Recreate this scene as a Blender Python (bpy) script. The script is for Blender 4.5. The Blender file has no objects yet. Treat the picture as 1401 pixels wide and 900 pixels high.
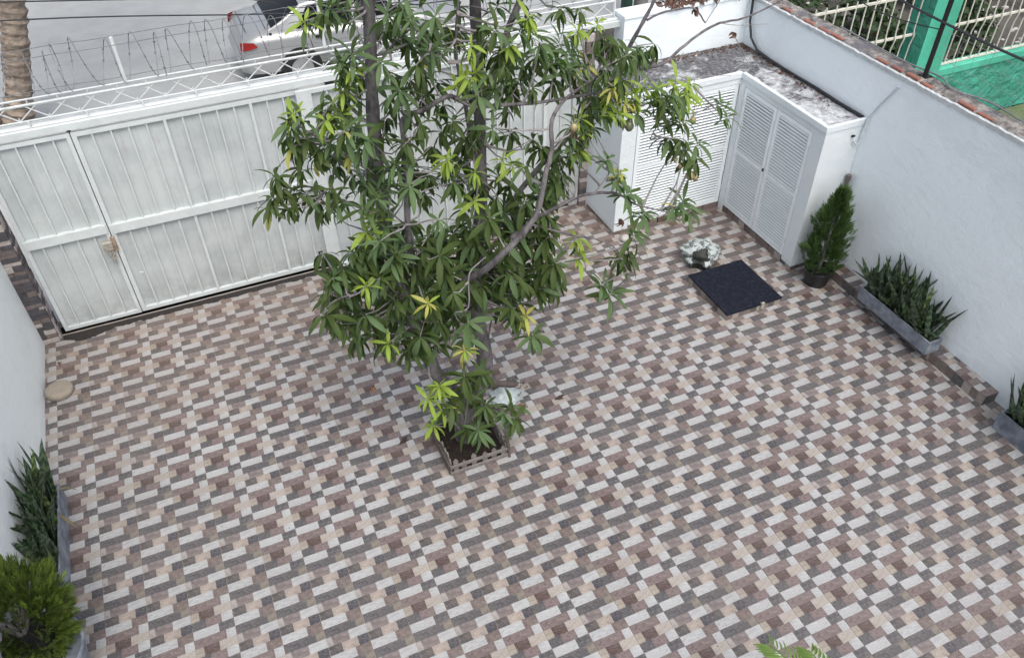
import bpy, math, random
from mathutils import Vector, Matrix, noise
random.seed(7)
rnd = random.random
uni = random.uniform
C = bpy.context.scene.collection
SC = bpy.context.scene
T = 0.33          # one floor tile, in metres; coordinates below are in tiles

# ------------------------------------------------------------------ camera
cam_d = bpy.data.cameras.new('camera')
cam = bpy.data.objects.new('camera', cam_d); C.objects.link(cam)
cam_d.sensor_width = 36.0
cam_d.lens = 36.0 * 1112.35 / 1401.0
cam_d.clip_start = 0.05; cam_d.clip_end = 900
_r = ((0.91688009, -0.3990166, -0.01080103), (0.27309528, 0.60733748, 0.7460296), (-0.29111832, -0.68696939, 0.66582519))
_m = Matrix(_r).transposed().to_4x4()
_m.translation = Vector((-8.54249, -19.25200, 19.03670)) * T
cam.matrix_world = _m
SC.camera = cam

# ------------------------------------------------------------------ light
SUN_EL, SUN_AZ = math.radians(60), math.radians(178)     # azimuth clockwise from +y
world = bpy.data.worlds.new('World'); SC.world = world; world.use_nodes = True
wn = world.node_tree.nodes; wl = world.node_tree.links
bg = wn['Background']
sky = wn.new('ShaderNodeTexSky'); sky.sky_type = 'NISHITA'; sky.sun_disc = False
sky.sun_elevation = SUN_EL; sky.sun_rotation = SUN_AZ
sky.air_density = 1.0; sky.dust_density = 6.0; sky.ozone_density = 1.0
hs = wn.new('ShaderNodeHueSaturation'); hs.inputs['Saturation'].default_value = 0.55
wl.new(sky.outputs[0], hs.inputs['Color']); wl.new(hs.outputs[0], bg.inputs[0])
bg.inputs[1].default_value = 0.14
sun_d = bpy.data.lights.new('sun', 'SUN'); sun_d.energy = 0.5; sun_d.angle = math.radians(35)
sun_d.color = (1.0, 0.98, 0.92)
sun = bpy.data.objects.new('sun', sun_d); C.objects.link(sun)
_d = Vector((math.sin(SUN_AZ) * math.cos(SUN_EL), math.cos(SUN_AZ) * math.cos(SUN_EL), math.sin(SUN_EL)))
sun.rotation_euler = _d.to_track_quat('Z', 'Y').to_euler()
SC.view_settings.view_transform = 'Standard'; SC.view_settings.look = 'None'
SC.view_settings.exposure = 0.76; SC.view_settings.gamma = 1.0
SC.view_settings.use_curve_mapping = False

# ------------------------------------------------------------------ materials
def srgb(*c):
    return tuple((x / 255 / 12.92) if x / 255 <= .04045 else ((x / 255 + .055) / 1.055) ** 2.4 for x in c)

class NT:
    def __init__(s, name):
        s.m = bpy.data.materials.new(name); s.m.use_nodes = True
        s.n = s.m.node_tree.nodes; s.l = s.m.node_tree.links
        s.b = s.n['Principled BSDF']
        s.tc = s.n.new('ShaderNodeNewGeometry')
    def noise(s, scale, detail=4, rough=.6, vec=None, dist=0, stretch=None):
        t = s.n.new('ShaderNodeTexNoise'); t.inputs['Scale'].default_value = scale
        t.inputs['Detail'].default_value = detail; t.inputs['Roughness'].default_value = rough
        t.inputs['Distortion'].default_value = dist
        v = vec if vec is not None else s.tc.outputs['Position']
        if stretch:
            mp = s.n.new('ShaderNodeMapping'); mp.inputs['Scale'].default_value = stretch
            s.l.new(v, mp.inputs['Vector']); v = mp.outputs[0]
        s.l.new(v, t.inputs['Vector']); return t.outputs['Fac']
    def ramp(s, f, a, b, ca=(0, 0, 0, 1), cb=(1, 1, 1, 1)):
        r = s.n.new('ShaderNodeValToRGB'); r.color_ramp.elements[0].position = a; r.color_ramp.elements[1].position = b
        r.color_ramp.elements[0].color = ca; r.color_ramp.elements[1].color = cb
        s.l.new(f, r.inputs[0]); return r.outputs[0]
    def mix(s, f, a, b, mode='MIX'):
        x = s.n.new('ShaderNodeMix'); x.data_type = 'RGBA'; x.blend_type = mode
        for v, k in ((f, 0), (a, 6), (b, 7)):
            if hasattr(v, 'is_linked'): s.l.new(v, x.inputs[k])
            elif k == 0: x.inputs[0].default_value = v
            else: x.inputs[k].default_value = (*v[:3], 1)
        return x.outputs[2]
    def math(s, op, a, b=0.0):
        x = s.n.new('ShaderNodeMath'); x.operation = op
        for v, k in ((a, 0), (b, 1)):
            if hasattr(v, 'is_linked'): s.l.new(v, x.inputs[k])
            else: x.inputs[k].default_value = v
        return x.outputs[0]
    def attr(s, name='col'):
        a = s.n.new('ShaderNodeAttribute'); a.attribute_name = name; return a.outputs['Color']
    def rand(s):
        return s.n.new('ShaderNodeObjectInfo').outputs['Random']
    def sep(s, v):
        x = s.n.new('ShaderNodeSeparateXYZ'); s.l.new(v, x.inputs[0]); return x.outputs
    def col(s, c):
        if hasattr(c, 'is_linked'): s.l.new(c, s.b.inputs['Base Color'])
        else: s.b.inputs['Base Color'].default_value = (*c[:3], 1)
    def rough(s, r, spec=None, metal=None):
        if hasattr(r, 'is_linked'): s.l.new(r, s.b.inputs['Roughness'])
        else: s.b.inputs['Roughness'].default_value = r
        if spec is not None: s.b.inputs['Specular IOR Level'].default_value = spec
        if metal is not None: s.b.inputs['Metallic'].default_value = metal
    def bump(s, h, strength=.3, dist=.01):
        x = s.n.new('ShaderNodeBump'); x.inputs['Strength'].default_value = strength; x.inputs['Distance'].default_value = dist
        s.l.new(h, x.inputs['Height']); s.l.new(x.outputs[0], s.b.inputs['Normal'])

def simple(name, c, rough=.6, var=.25, scale=6., bump=.15, metal=0, c2=None, stretch=None):
    k = NT(name); f = k.noise(scale, 5, .65, stretch=stretch)
    dark = tuple(x * (1 - var) for x in c) if c2 is None else c2
    k.col(k.mix(k.ramp(f, .35, .65), dark, c)); k.rough(rough, metal=metal)
    if bump: k.bump(k.noise(scale * 6, 4, .6), bump, .004)
    return k.m

M = {}
# printed ceramic tile: patch colour comes from the face colours, marbling from uv-local noise
k = NT('printed_tile')
a = k.attr(); uvn = k.n.new('ShaderNodeUVMap'); uvn.uv_map = 'uv'
v1 = k.noise(6, 6, .7, vec=uvn.outputs[0], dist=1.2, stretch=(1, 2.4, 1))      # travertine-like streaks of the print
v2 = k.noise(55, 3, .7, vec=uvn.outputs[0])
v3 = k.noise(14, 4, .65, vec=uvn.outputs[0], dist=.8)
lum = k.n.new('ShaderNodeRGBToBW'); k.l.new(a, lum.inputs[0])
dk = k.ramp(lum.outputs[0], .32, .62, (1, 1, 1, 1), (.22, .22, .22, 1))          # dark stone prints are the most figured
lo = k.mix(dk, (.77, .765, .76), (.50, .485, .485)); hi = k.mix(dk, (.95, .945, .94), (1.08, 1.04, 1.03))
c = k.mix(k.ramp(v1, .34, .66), lo, hi)
bl = k.noise(3.2, 4, .6, vec=uvn.outputs[0], dist=1.0)                        # prints run into each other
a = k.mix(k.math('MULTIPLY', k.ramp(bl, .46, .60), k.math('MULTIPLY', dk, .26)), a, srgb(146, 136, 130))
c = k.mix(1.0, k.mix(1.0, a, (.73, .745, .76), 'MULTIPLY'), c, 'MULTIPLY')
c = k.mix(k.math('MULTIPLY', k.ramp(v3, .5, .66), k.math('MULTIPLY', dk, .34)), c, srgb(150, 142, 138))
c = k.mix(k.ramp(v2, .3, .7), k.mix(1.0, c, (.74, .74, .75), 'MULTIPLY'), k.mix(1.0, c, (1.1, 1.1, 1.1), 'MULTIPLY'))
w1 = k.noise(.55, 3, .6)                               # large worn / dusty areas
c = k.mix(k.math('MULTIPLY', k.ramp(w1, .42, .72), .20), c, srgb(120, 114, 112))
py_ = k.sep(k.tc.outputs['Position'])[1]               # browner tint growing towards the street side
far_tint = k.math('MULTIPLY', k.ramp(k.math('ADD', k.math('MULTIPLY', py_, .22), k.math('MULTIPLY', k.noise(1.1, 4, .6), .8)), .3, 1.1), .24)
c = k.mix(far_tint, c, srgb(138, 116, 100))
st_ = k.ramp(k.noise(2.6, 7, .75), .70, .76)           # spots and drips
c = k.mix(k.math('MULTIPLY', st_, .45), c, srgb(78, 72, 68))
k.col(c); k.rough(k.ramp(w1, .3, .7, (.36, .36, .36, 1), (.6, .6, .6, 1)), .35)
k.bump(v2, .12, .002); M['tile'] = k.m
M['grout'] = simple('grout', srgb(158, 151, 144), .9, .2)

def wallpaint(name, c, dirt, zfoot=None):
    k = NT(name)
    f = k.noise(1.3, 6, .62); g = k.noise(60, 4, .7)
    col = k.mix(k.ramp(f, .45, .8), c, tuple(x * .86 for x in c))
    spots = k.ramp(k.noise(5.5, 8, .75), .66, .76)
    col = k.mix(k.math('MULTIPLY', spots, .28), col, dirt)
    st = k.ramp(k.noise(2.2, 4, .6, stretch=(2.5, 2.5, .8)), .6, .85)
    col = k.mix(k.math('MULTIPLY', st, .10), col, dirt)
    if zfoot is not None:                                # patchy tint growing stronger towards the foot
        z = k.sep(k.tc.outputs['Position'])[2]
        h = k.math('SUBTRACT', 1.0, k.math('DIVIDE', z, zfoot))
        h = k.math('MULTIPLY', k.math('MAXIMUM', h, 0.0), k.ramp(k.noise(7, 5, .7), .3, .7))
        col = k.mix(k.math('MULTIPLY', h, .45), col, dirt)
    tr_ = k.noise(9, 5, .6, stretch=(1, 1, 1.6))
    k.col(col); k.rough(.8, .25); k.bump(k.math('ADD', k.math('MULTIPLY', g, .5), tr_), .55, .012); return k.m
M['wall'] = wallpaint('white_stucco', srgb(230, 239, 244), srgb(140, 148, 150), .3)
M['wall_left'] = wallpaint('white_stucco_left', srgb(236, 243, 245), srgb(140, 144, 144), .2)
M['cabwhite'] = wallpaint('white_cabinet_plaster', srgb(210, 218, 222), srgb(145, 148, 148), .15)
k = NT('white_gate_paint')
f = k.noise(2.2, 6, .65); z = k.sep(k.tc.outputs['Position'])[2]
col = k.mix(k.ramp(f, .4, .75), srgb(188, 195, 196), srgb(162, 169, 172))
h = k.math('MULTIPLY', k.math('MAXIMUM', k.math('SUBTRACT', 1.0, k.math('DIVIDE', z, .45)), 0.0), k.ramp(k.noise(9, 6, .7), .35, .65))
col = k.mix(k.math('MULTIPLY', h, .65), col, srgb(120, 116, 112))
drip = k.ramp(k.noise(5, 6, .65, stretch=(5, 1, .35)), .52, .72)
col = k.mix(k.math('MULTIPLY', drip, .38), col, srgb(150, 145, 142))
col = k.mix(k.math('MULTIPLY', k.rand(), .10), col, srgb(140, 138, 138))
k.col(col); k.rough(.5, .4); k.bump(k.noise(14, 3, .5), .12, .006); M['gate'] = k.m
M['gate_rib'] = simple('gate_rib_paint', srgb(200, 207, 208), .5, .14, 5)
M['louvre'] = simple('white_louvre_paint', srgb(224, 231, 235), .45, .06, 5, .05)
M['truss'] = simple('white_rail_paint', srgb(204, 209, 210), .5, .1, 8, .05)
M['rust'] = simple('rusty_steel', srgb(110, 78, 60), .85, .5, 18, .5, c2=srgb(165, 150, 135))
M['lockgrey'] = simple('old_lock_paint', srgb(165, 160, 150), .7, .45, 25, .5)
# roof: bleached cement with black mildew
k = NT('mildewed_roof')
p = k.sep(k.tc.outputs['Position'])
f = k.noise(6.5, 9, .78, dist=.4); g = k.noise(1.6, 3, .6)
yy = k.math('MULTIPLY', k.math('SUBTRACT', p[1], .6), .10)          # wetter, blacker corner towards the street
dd = k.math('ADD', k.math('ADD', f, k.math('MULTIPLY', k.math('SUBTRACT', g, .5), .45)), yy)
m = k.ramp(dd, .46, .60)
col = k.mix(k.ramp(k.noise(14, 5, .7), .35, .65), srgb(200, 204, 207), srgb(140, 143, 147))
col = k.mix(m, col, k.mix(k.ramp(k.noise(22, 6, .75), .4, .6), srgb(60, 60, 64), srgb(112, 113, 117)))
brown = k.ramp(k.noise(3.5, 6, .7), .62, .7)
col = k.mix(k.math('MULTIPLY', k.math('MULTIPLY', brown, m), .7), col, srgb(84, 62, 52))
fl = k.ramp(k.noise(16, 9, .85, dist=.6), .54, .60)
col = k.mix(k.math('MULTIPLY', fl, k.math('ADD', .35, k.math('MULTIPLY', m, .6))), col, srgb(46, 46, 50))
edge = k.math('MULTIPLY', k.ramp(p[0], 0, 1), 1.0)
ex = k.math('MAXIMUM', k.math('SUBTRACT', 1.0, k.math('DIVIDE', k.math('SUBTRACT', 12.38 * T, p[0]), .14)), 0.0)
ex = k.math('MULTIPLY', ex, k.ramp(k.noise(12, 7, .8), .35, .5))
col = k.mix(ex, col, srgb(44, 42, 42))
k.col(col); k.rough(.9); k.bump(k.noise(40, 5, .7), .6, .01); M['roof'] = k.m
k = NT('weathered_mortar')
f = k.noise(9, 8, .75); g = k.noise(3, 5, .65)
col = k.mix(k.ramp(f, .4, .62), srgb(78, 76, 76), srgb(165, 160, 155))
col = k.mix(k.ramp(g, .5, .64), col, srgb(98, 98, 104)); k.col(col); k.rough(.95); k.bump(f, .8, .03); M['mortar'] = k.m
M['brick'] = simple('red_brick', srgb(158, 102, 86), .95, .4, 14, .6, c2=srgb(120, 92, 84))
M['slate_dark'] = simple('dark_slate', srgb(82, 80, 84), .8, .35, 20, .8)
M['slate_mid'] = simple('grey_brown_slate', srgb(118, 108, 106), .8, .35, 20, .8)
M['slate_pale'] = simple('pale_slate', srgb(178, 170, 166), .8, .25, 20, .8)
M['street'] = simple('street_concrete', srgb(156, 159, 160), .9, .14, 1.6, .3)
M['sidewalk'] = simple('sidewalk_concrete', srgb(162, 164, 164), .9, .18, 3, .3)
M['kerb'] = simple('kerb_concrete', srgb(194, 195, 194), .9, .15, 5, .3)
M['planter'] = simple('grey_cement_planter', srgb(138, 146, 156), .8, .3, 7, .4, c2=srgb(92, 99, 110))
M['planter_dark'] = simple('worn_grey_planter', srgb(86, 92, 100), .75, .35, 6, .3)
M['black'] = simple('black_plastic', srgb(26, 26, 28), .45, .3, 10, .1)
k = NT('black_hatch_rubber'); k.col(k.mix(k.ramp(k.noise(25, 6, .8), .5, .85), srgb(20, 24, 36), srgb(56, 60, 74))); k.rough(.85, .2); k.bump(k.noise(90, 3, .6), .5, .004); M['hatch'] = k.m
k = NT('dark_soil'); f = k.noise(45, 6, .8); k.col(k.mix(k.ramp(f, .4, .7), srgb(28, 23, 22), srgb(66, 54, 48))); k.rough(1); k.bump(f, 1., .03); M['soil'] = k.m
M['oldwood'] = simple('weathered_picket', srgb(124, 119, 116), .85, .4, 18, .5, stretch=(1, 1, .2))
M['wood_dark'] = simple('weathered_picket_dark', srgb(96, 86, 82), .85, .4, 18, .5)
k = NT('mango_bark')
f = k.noise(11, 8, .72, stretch=(1, 1, .4)); g = k.noise(40, 5, .7)
k.col(k.mix(k.ramp(f, .35, .68), srgb(54, 51, 54), srgb(128, 124, 126))); k.rough(.95); k.bump(k.math('ADD', f, k.math('MULTIPLY', g, .5)), .9, .012); M['bark'] = k.m
M['twig'] = simple('dry_twig', srgb(150, 146, 146), .9, .4, 12, .4)
def leafmat(name, c, under, amt=.3, rough=.55):
    k = NT(name); a = k.attr()
    f = k.noise(9, 4, .6)
    col = k.mix(k.ramp(f, .3, .7), c, tuple(min(1, x * (1 + amt)) for x in c))
    col = k.mix(1.0, col, a, 'MULTIPLY')
    uvl = k.n.new('ShaderNodeUVMap'); uvl.uv_map = 'uv'; us = k.sep(uvl.outputs[0])
    rib = k.ramp(k.math('ABSOLUTE', k.math('SUBTRACT', us[0], .5)), .03, .09, (1, 1, 1, 1), (0, 0, 0, 1))
    if rough < .6: col = k.mix(k.math('MULTIPLY', rib, .45), col, tuple(min(.6, x * 2.2 + .04) for x in c))
    col = k.mix(k.tc.outputs['Backfacing'], col, under)
    k.col(col); k.rough(rough, .22)
    ad = k.n.new('ShaderNodeAddShader')
    tr = k.n.new('ShaderNodeBsdfTranslucent'); k.l.new(k.mix(1.0, col, (.9, 1.0, .4), 'MULTIPLY'), tr.inputs['Color'])
    mx = k.n.new('ShaderNodeMixShader'); mx.inputs[0].default_value = .25
    k.l.new(k.b.outputs[0], mx.inputs[1]); k.l.new(tr.outputs[0], mx.inputs[2])
    k.n.remove(ad)
    k.l.new(mx.outputs[0], k.n['Material Output'].inputs['Surface'])
    return k.m
LEAF = {'D': leafmat('leaf_dark', (.038, .078, .019), (.065, .10, .03)),
        'M': leafmat('leaf_mid', (.07, .15, .03), (.10, .16, .07)),
        'L': leafmat('leaf_lime', (.26, .38, .035), (.24, .34, .06)),
        'Y': leafmat('leaf_yellow', (.40, .40, .06), (.36, .36, .1))}
k = NT('snake_leaf'); uvn = k.n.new('ShaderNodeUVMap'); uvn.uv_map = 'uv'
wv = k.n.new('ShaderNodeTexWave'); wv.bands_direction = 'Y'; wv.inputs['Scale'].default_value = 2.2; wv.inputs['Distortion'].default_value = 6; wv.inputs['Detail'].default_value = 3
k.l.new(uvn.outputs[0], wv.inputs[0])
col = k.mix(k.ramp(wv.outputs['Fac'], .45, .75), srgb(40, 56, 42), srgb(74, 92, 70)); col = k.mix(1.0, col, k.attr(), 'MULTIPLY')
k.col(col); k.rough(.45, .4); M['snake'] = k.m
M['thuja'] = leafmat('thuja_green', (.052, .10, .03), (.055, .10, .03), .5, .8)
M['juniper'] = leafmat('juniper_green', (.078, .118, .024), (.085, .12, .03), .5, .8)
M['shrub'] = leafmat('shrub_green', (.03, .06, .022), (.04, .07, .03), .5, .6)
M['palm'] = leafmat('palm_green', (.12, .22, .04), (.16, .26, .07), .4, .4)
k = NT('plastic_bag'); f = k.noise(7, 6, .7, dist=1.5)
k.col(k.mix(1.0, k.mix(k.ramp(f, .56, .62), srgb(168, 176, 177), srgb(70, 78, 70)), k.attr(), 'MULTIPLY')); k.rough(.65, .25); k.bump(k.noise(16, 6, .6, dist=1.0), .45, .01); M['bag'] = k.m
k = NT('white_bag'); k.col(k.mix(k.ramp(k.noise(9, 5, .7), .4, .65), srgb(182, 192, 194), srgb(128, 138, 138))); k.rough(.5, .3); k.bump(k.noise(22, 6, .6, dist=1.0), .7, .02); M['whitebag'] = k.m
M['lip'] = simple('broken_plaster_edge', srgb(188, 194, 197), .9, .25, 9, .4)
M['stone'] = simple('beige_stone', srgb(150, 141, 128), .9, .2, 9, .4)
M['pebble'] = simple('pale_stone', srgb(184, 182, 178), .9, .25, 14, .4)
M['silver'] = NT('silver_car_paint').m
_k = M['silver'].node_tree.nodes['Principled BSDF']; _k.inputs['Base Color'].default_value = (.36, .37, .38, 1); _k.inputs['Metallic'].default_value = .5; _k.inputs['Roughness'].default_value = .34; _k.inputs['Coat Weight'].default_value = .6
M['glass'] = simple('dark_car_glass', srgb(12, 14, 16), .18, .2, 3, 0)
M['glass'].node_tree.nodes['Principled BSDF'].inputs['Specular IOR Level'].default_value = .08
M['rubber'] = simple('tyre_rubber', srgb(34, 34, 35), .85, .3, 20, .2)
M['rim'] = simple('alloy_rim', srgb(170, 172, 175), .35, .2, 12, 0, metal=.6)
M['trim'] = simple('black_trim', srgb(30, 30, 32), .6, .2, 10, 0)
M['redlamp'] = simple('red_tail_lens', srgb(150, 26, 24), .3, .3, 14, 0)
M['lamp'] = simple('clear_lamp_lens', srgb(210, 212, 212), .1, .2, 14, 0)
M['tarp'] = simple('blue_tarp', srgb(58, 82, 118), .6, .4, 12, .5)
M['wire'] = simple('galvanised_wire', srgb(150, 152, 156), .5, .3, 20, 0, metal=.5)
M['cable'] = simple('black_cable', srgb(44, 46, 52), .6, .2, 20, 0)
M['hose'] = simple('black_hose', srgb(38, 40, 46), .6, .35, 16, .2)
k = NT('palm_trunk'); z = k.sep(k.tc.outputs['Position'])[2]
f = k.noise(5, 6, .7, stretch=(1, 1, 2.5)); k.col(k.mix(k.ramp(f, .35, .65), srgb(88, 78, 70), srgb(150, 138, 126))); k.rough(.95); k.bump(f, .8, .02); M['palmtrunk'] = k.m
def teal(name, c, b):
    k = NT(name); f = k.noise(2.2, 5, .6); k.col(k.mix(k.ramp(f, .35, .7), tuple(x * .7 for x in c), c)); k.rough(.6)
    k.bump(k.noise(7, 4, .6, dist=.5), b, .05); return k.m
M['teal_rough'] = teal('teal_rough_render', srgb(64, 150, 130), 1.0)
M['teal'] = teal('teal_paint', srgb(80, 182, 156), .2)
M['grille'] = simple('cream_grille_paint', srgb(206, 204, 194), .55, .2, 10, .1)
k = NT('mossy_yard'); f = k.noise(2.5, 7, .7); k.col(k.mix(k.ramp(f, .38, .62), srgb(74, 92, 58), srgb(104, 112, 84))); k.rough(.9); M['moss'] = k.m
k = NT('littered_earth'); f = k.noise(3.5, 8, .75); g = k.noise(.9, 4, .6)
k.col(k.mix(k.ramp(g, .45, .6), k.mix(k.ramp(f, .4, .6), srgb(30, 29, 26), srgb(72, 68, 62)), srgb(84, 81, 77))); k.rough(1); k.bump(f, .8, .05); M['earth'] = k.m
M['terracotta'] = simple('terracotta', srgb(170, 96, 66), .9, .3, 8, .3)
M['greenpost'] = simple('dark_green_post', srgb(28, 62, 50), .6, .3, 8, .2)
M['pole'] = simple('concrete_pole', srgb(128, 126, 124), .9, .25, 8, .4)
M['pvc'] = simple('grey_pipe', srgb(112, 104, 100), .6, .3, 12, .2)
M['conduit'] = simple('painted_conduit', srgb(196, 204, 210), .6, .1, 12, .1)
M['dry'] = simple('dry_leaf_brown', srgb(122, 114, 88), .9, .4, 40, .3)
M['dry_orange'] = simple('dry_leaf_orange', srgb(176, 124, 78), .9, .3, 40, .3)
M['dry_dark'] = simple('dry_leaf_dark', srgb(62, 48, 42), .9, .3, 40, .3)
M['dry_red'] = simple('dry_leaf_red', srgb(104, 76, 64), .9, .4, 40, .3)
M['mango'] = simple('green_mango', srgb(112, 116, 92), .4, .3, 9, .1)
M['mango_ripe'] = simple('ripe_mango', srgb(160, 150, 112), .4, .3, 9, .1, c2=srgb(126, 108, 80))
M['darkline'] = simple('black_strip', srgb(48, 44, 42), .95, .4, 20, .8)

# ------------------------------------------------------------------ builders
ORG = {}
class MB:
    def __init__(s): s.v = []; s.f = []; s.mi = []; s.c = []; s.uv = []
    def face(s, pts, mi=0, c=(1, 1, 1), uv=None):
        n = len(s.v); s.v += [tuple(p) for p in pts]; s.f.append(tuple(range(n, n + len(pts)))); s.mi.append(mi); s.c.append(c); s.uv.append(uv)
    def grid(s, rows, mi=0, c=(1, 1, 1), close=False, uv=False):
        n = len(s.v); R = len(rows); K = len(rows[0])
        for r in rows: s.v += [tuple(p) for p in r]
        for i in range(R - 1):
            for j in range(K if close else K - 1):
                j2 = (j + 1) % K
                s.f.append((n + i * K + j, n + i * K + j2, n + (i + 1) * K + j2, n + (i + 1) * K + j)); s.mi.append(mi); s.c.append(c)
                s.uv.append([(j / (K - 1), i / (R - 1)), ((j + 1) / (K - 1), i / (R - 1)), ((j + 1) / (K - 1), (i + 1) / (R - 1)), (j / (K - 1), (i + 1) / (R - 1))] if uv else None)
    def cap(s, pts, mi=0, c=(1, 1, 1)): s.face(pts, mi, c)
    def box(s, x0, x1, y0, y1, z0, z1, mi=0, c=(1, 1, 1)):
        p = [(x0, y0, z0), (x1, y0, z0), (x1, y1, z0), (x0, y1, z0), (x0, y0, z1), (x1, y0, z1), (x1, y1, z1), (x0, y1, z1)]
        n = len(s.v); s.v += p
        for q in ((0, 3, 2, 1), (4, 5, 6, 7), (0, 1, 5, 4), (1, 2, 6, 5), (2, 3, 7, 6), (3, 0, 4, 7)):
            s.f.append(tuple(n + i for i in q)); s.mi.append(mi); s.c.append(c); s.uv.append(None)
    def bbox(s, x0, x1, y0, y1, z0, z1, b=.01, mi=0, c=(1, 1, 1)):   # box with chamfered top & sides
        ring = lambda d, z: [(x0 + d, y0 + d, z), (x1 - d, y0 + d, z), (x1 - d, y1 - d, z), (x0 + d, y1 - d, z)]
        s.grid([ring(0, z0), ring(0, z1 - b), ring(b, z1)], mi, c, True); s.face(ring(b, z1), mi, c); s.face(ring(0, z0)[::-1], mi, c)
    def tube(s, pts, rad, n=8, mi=0, c=(1, 1, 1), caps=True, jit=0):
        pts = [Vector(p) for p in pts]; rows = []
        if not hasattr(rad, '__len__'): rad = [rad] * len(pts)
        up = Vector((0.12, .34, .93)); 
        for i, p in enumerate(pts):
            d = (pts[min(i + 1, len(pts) - 1)] - pts[max(i - 1, 0)])
            if d.length < 1e-6: d = Vector((0, 0, 1))
            d.normalize()
            if i == 0:
                a = d.cross(up)
                if a.length < .1: a = d.cross(Vector((1, 0, 0)))
                a.normalize()
            else: a = (a - d * a.dot(d)).normalized()
            b = d.cross(a)
            rows.append([p + (a * math.cos(t) + b * math.sin(t)) * rad[i] * (1 + (uni(-jit, jit) if jit else 0)) for t in [2 * math.pi * k / n for k in range(n)]])
        s.grid(rows, mi, c, True)
        if caps: s.face(rows[0][::-1], mi, c); s.face(rows[-1], mi, c)
    def lathe(s, cx, cy, prof, n=20, mi=0, c=(1, 1, 1), sx=1, sy=1, axis='z', capt=True, capb=True):
        rows = []
        for r, z in prof:
            if axis == 'z': rows.append([(cx + r * sx * math.cos(2 * math.pi * k / n), cy + r * sy * math.sin(2 * math.pi * k / n), z) for k in range(n)])
            else: rows.append([(cx + r * math.cos(2 * math.pi * k / n), z, cy + r * math.sin(2 * math.pi * k / n)) for k in range(n)])
        s.grid(rows, mi, c, True)
        if capt: s.face(rows[-1], mi, c)
        if capb: s.face(rows[0][::-1], mi, c)
    def mesh(s, name, mats, org=(0, 0, 0), smooth=False):
        me = bpy.data.meshes.new(name)
        me.from_pydata([((x - org[0]) * T, (y - org[1]) * T, (z - org[2]) * T) for x, y, z in s.v], [], s.f)
        for m in (mats if isinstance(mats, (list, tuple)) else [mats]): me.materials.append(M[m] if isinstance(m, str) else m)
        me.polygons.foreach_set('material_index', s.mi)
        ca = me.color_attributes.new('col', 'FLOAT_COLOR', 'CORNER')
        buf = []
        for f, c in zip(s.f, s.c): buf += [c[0], c[1], c[2], 1.0] * len(f)
        ca.data.foreach_set('color', buf)
        if any(u is not None for u in s.uv):
            ul = me.uv_layers.new(name='uv'); b = []
            for f, u in zip(s.f, s.uv):
                for q in (u if u is not None else [(0.5, 0.5)] * len(f)): b += list(q)
            ul.data.foreach_set('uv', b)
        if smooth: me.polygons.foreach_set('use_smooth', [True] * len(s.f))
        me.update(); return me
    def build(s, name, mats, parent=None, at=None, smooth=False, kind=None):
        org = ORG[parent.name] if parent is not None else (at if at is not None else (0, 0, 0))
        o = link(name, s.mesh(name, mats, org, smooth), parent, None if parent is not None else org)
        if kind: o['kind'] = kind
        return o

def link(name, me, parent=None, at=None):
    """at = absolute place in tiles (None under a parent: sits on the parent's origin)"""
    o = bpy.data.objects.new(name, me); C.objects.link(o)
    if parent is not None:
        po = ORG[parent.name]; at = po if at is None else at
        o.parent = parent; o.location = [(at[i] - po[i]) * T for i in range(3)]
    else:
        at = (0, 0, 0) if at is None else at; o.location = [c * T for c in at]
    ORG[o.name] = tuple(at); return o
def thing(name, label, cat, at, group=None):
    o = link(name, None, None, at); return tag(o, label, cat, group)
def tag(o, label, cat, group=None):
    o['label'] = label; o['category'] = cat
    if group: o['group'] = group
    return o
def struct(o, label=None):
    o['kind'] = 'structure'
    if label: o['label'] = label
    return o
def nz(x, y=0., z=0.): return noise.noise(Vector((x, y, z)))

# ================================================================== SETTING
def flat(name, m, x0, x1, y0, y1, z, lab, th=.3):
    b = MB(); b.box(x0, x1, y0, y1, z - th, z); return struct(b.build(name, m), lab)
flat('ground', 'earth', -900, 900, -700, 1200, -1.4, 'bare ground around the plots and street')
flat('street', 'street', -300, 300, 24.0, 95, -.60, 'pale concrete street beyond the white gate')
flat('street_far_pavement', 'sidewalk', -300, 300, 95, 130, -.05, 'far pavement of the street')
flat('pavement', 'sidewalk', -60, 13.0, 7.45, 23.6, -.02, 'pale pavement between the gate and the street')
b = MB()
for i in range(24):
    x = -60 + i * 5.0; b.bbox(x + .02, x + 4.98, 23.6, 24.02, -.6, .03, .03)
struct(b.build('kerb', 'kerb'), 'pale kerb along the street')
flat('verge', 'earth', 13.1, 60, 7.2, 23.6, -.30, 'littered planted verge behind the neighbour fence')
flat('neighbour_yard', 'moss', 13.2, 60, -30, 6.5, -.82, 'mossy green neighbouring yard')

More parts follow.
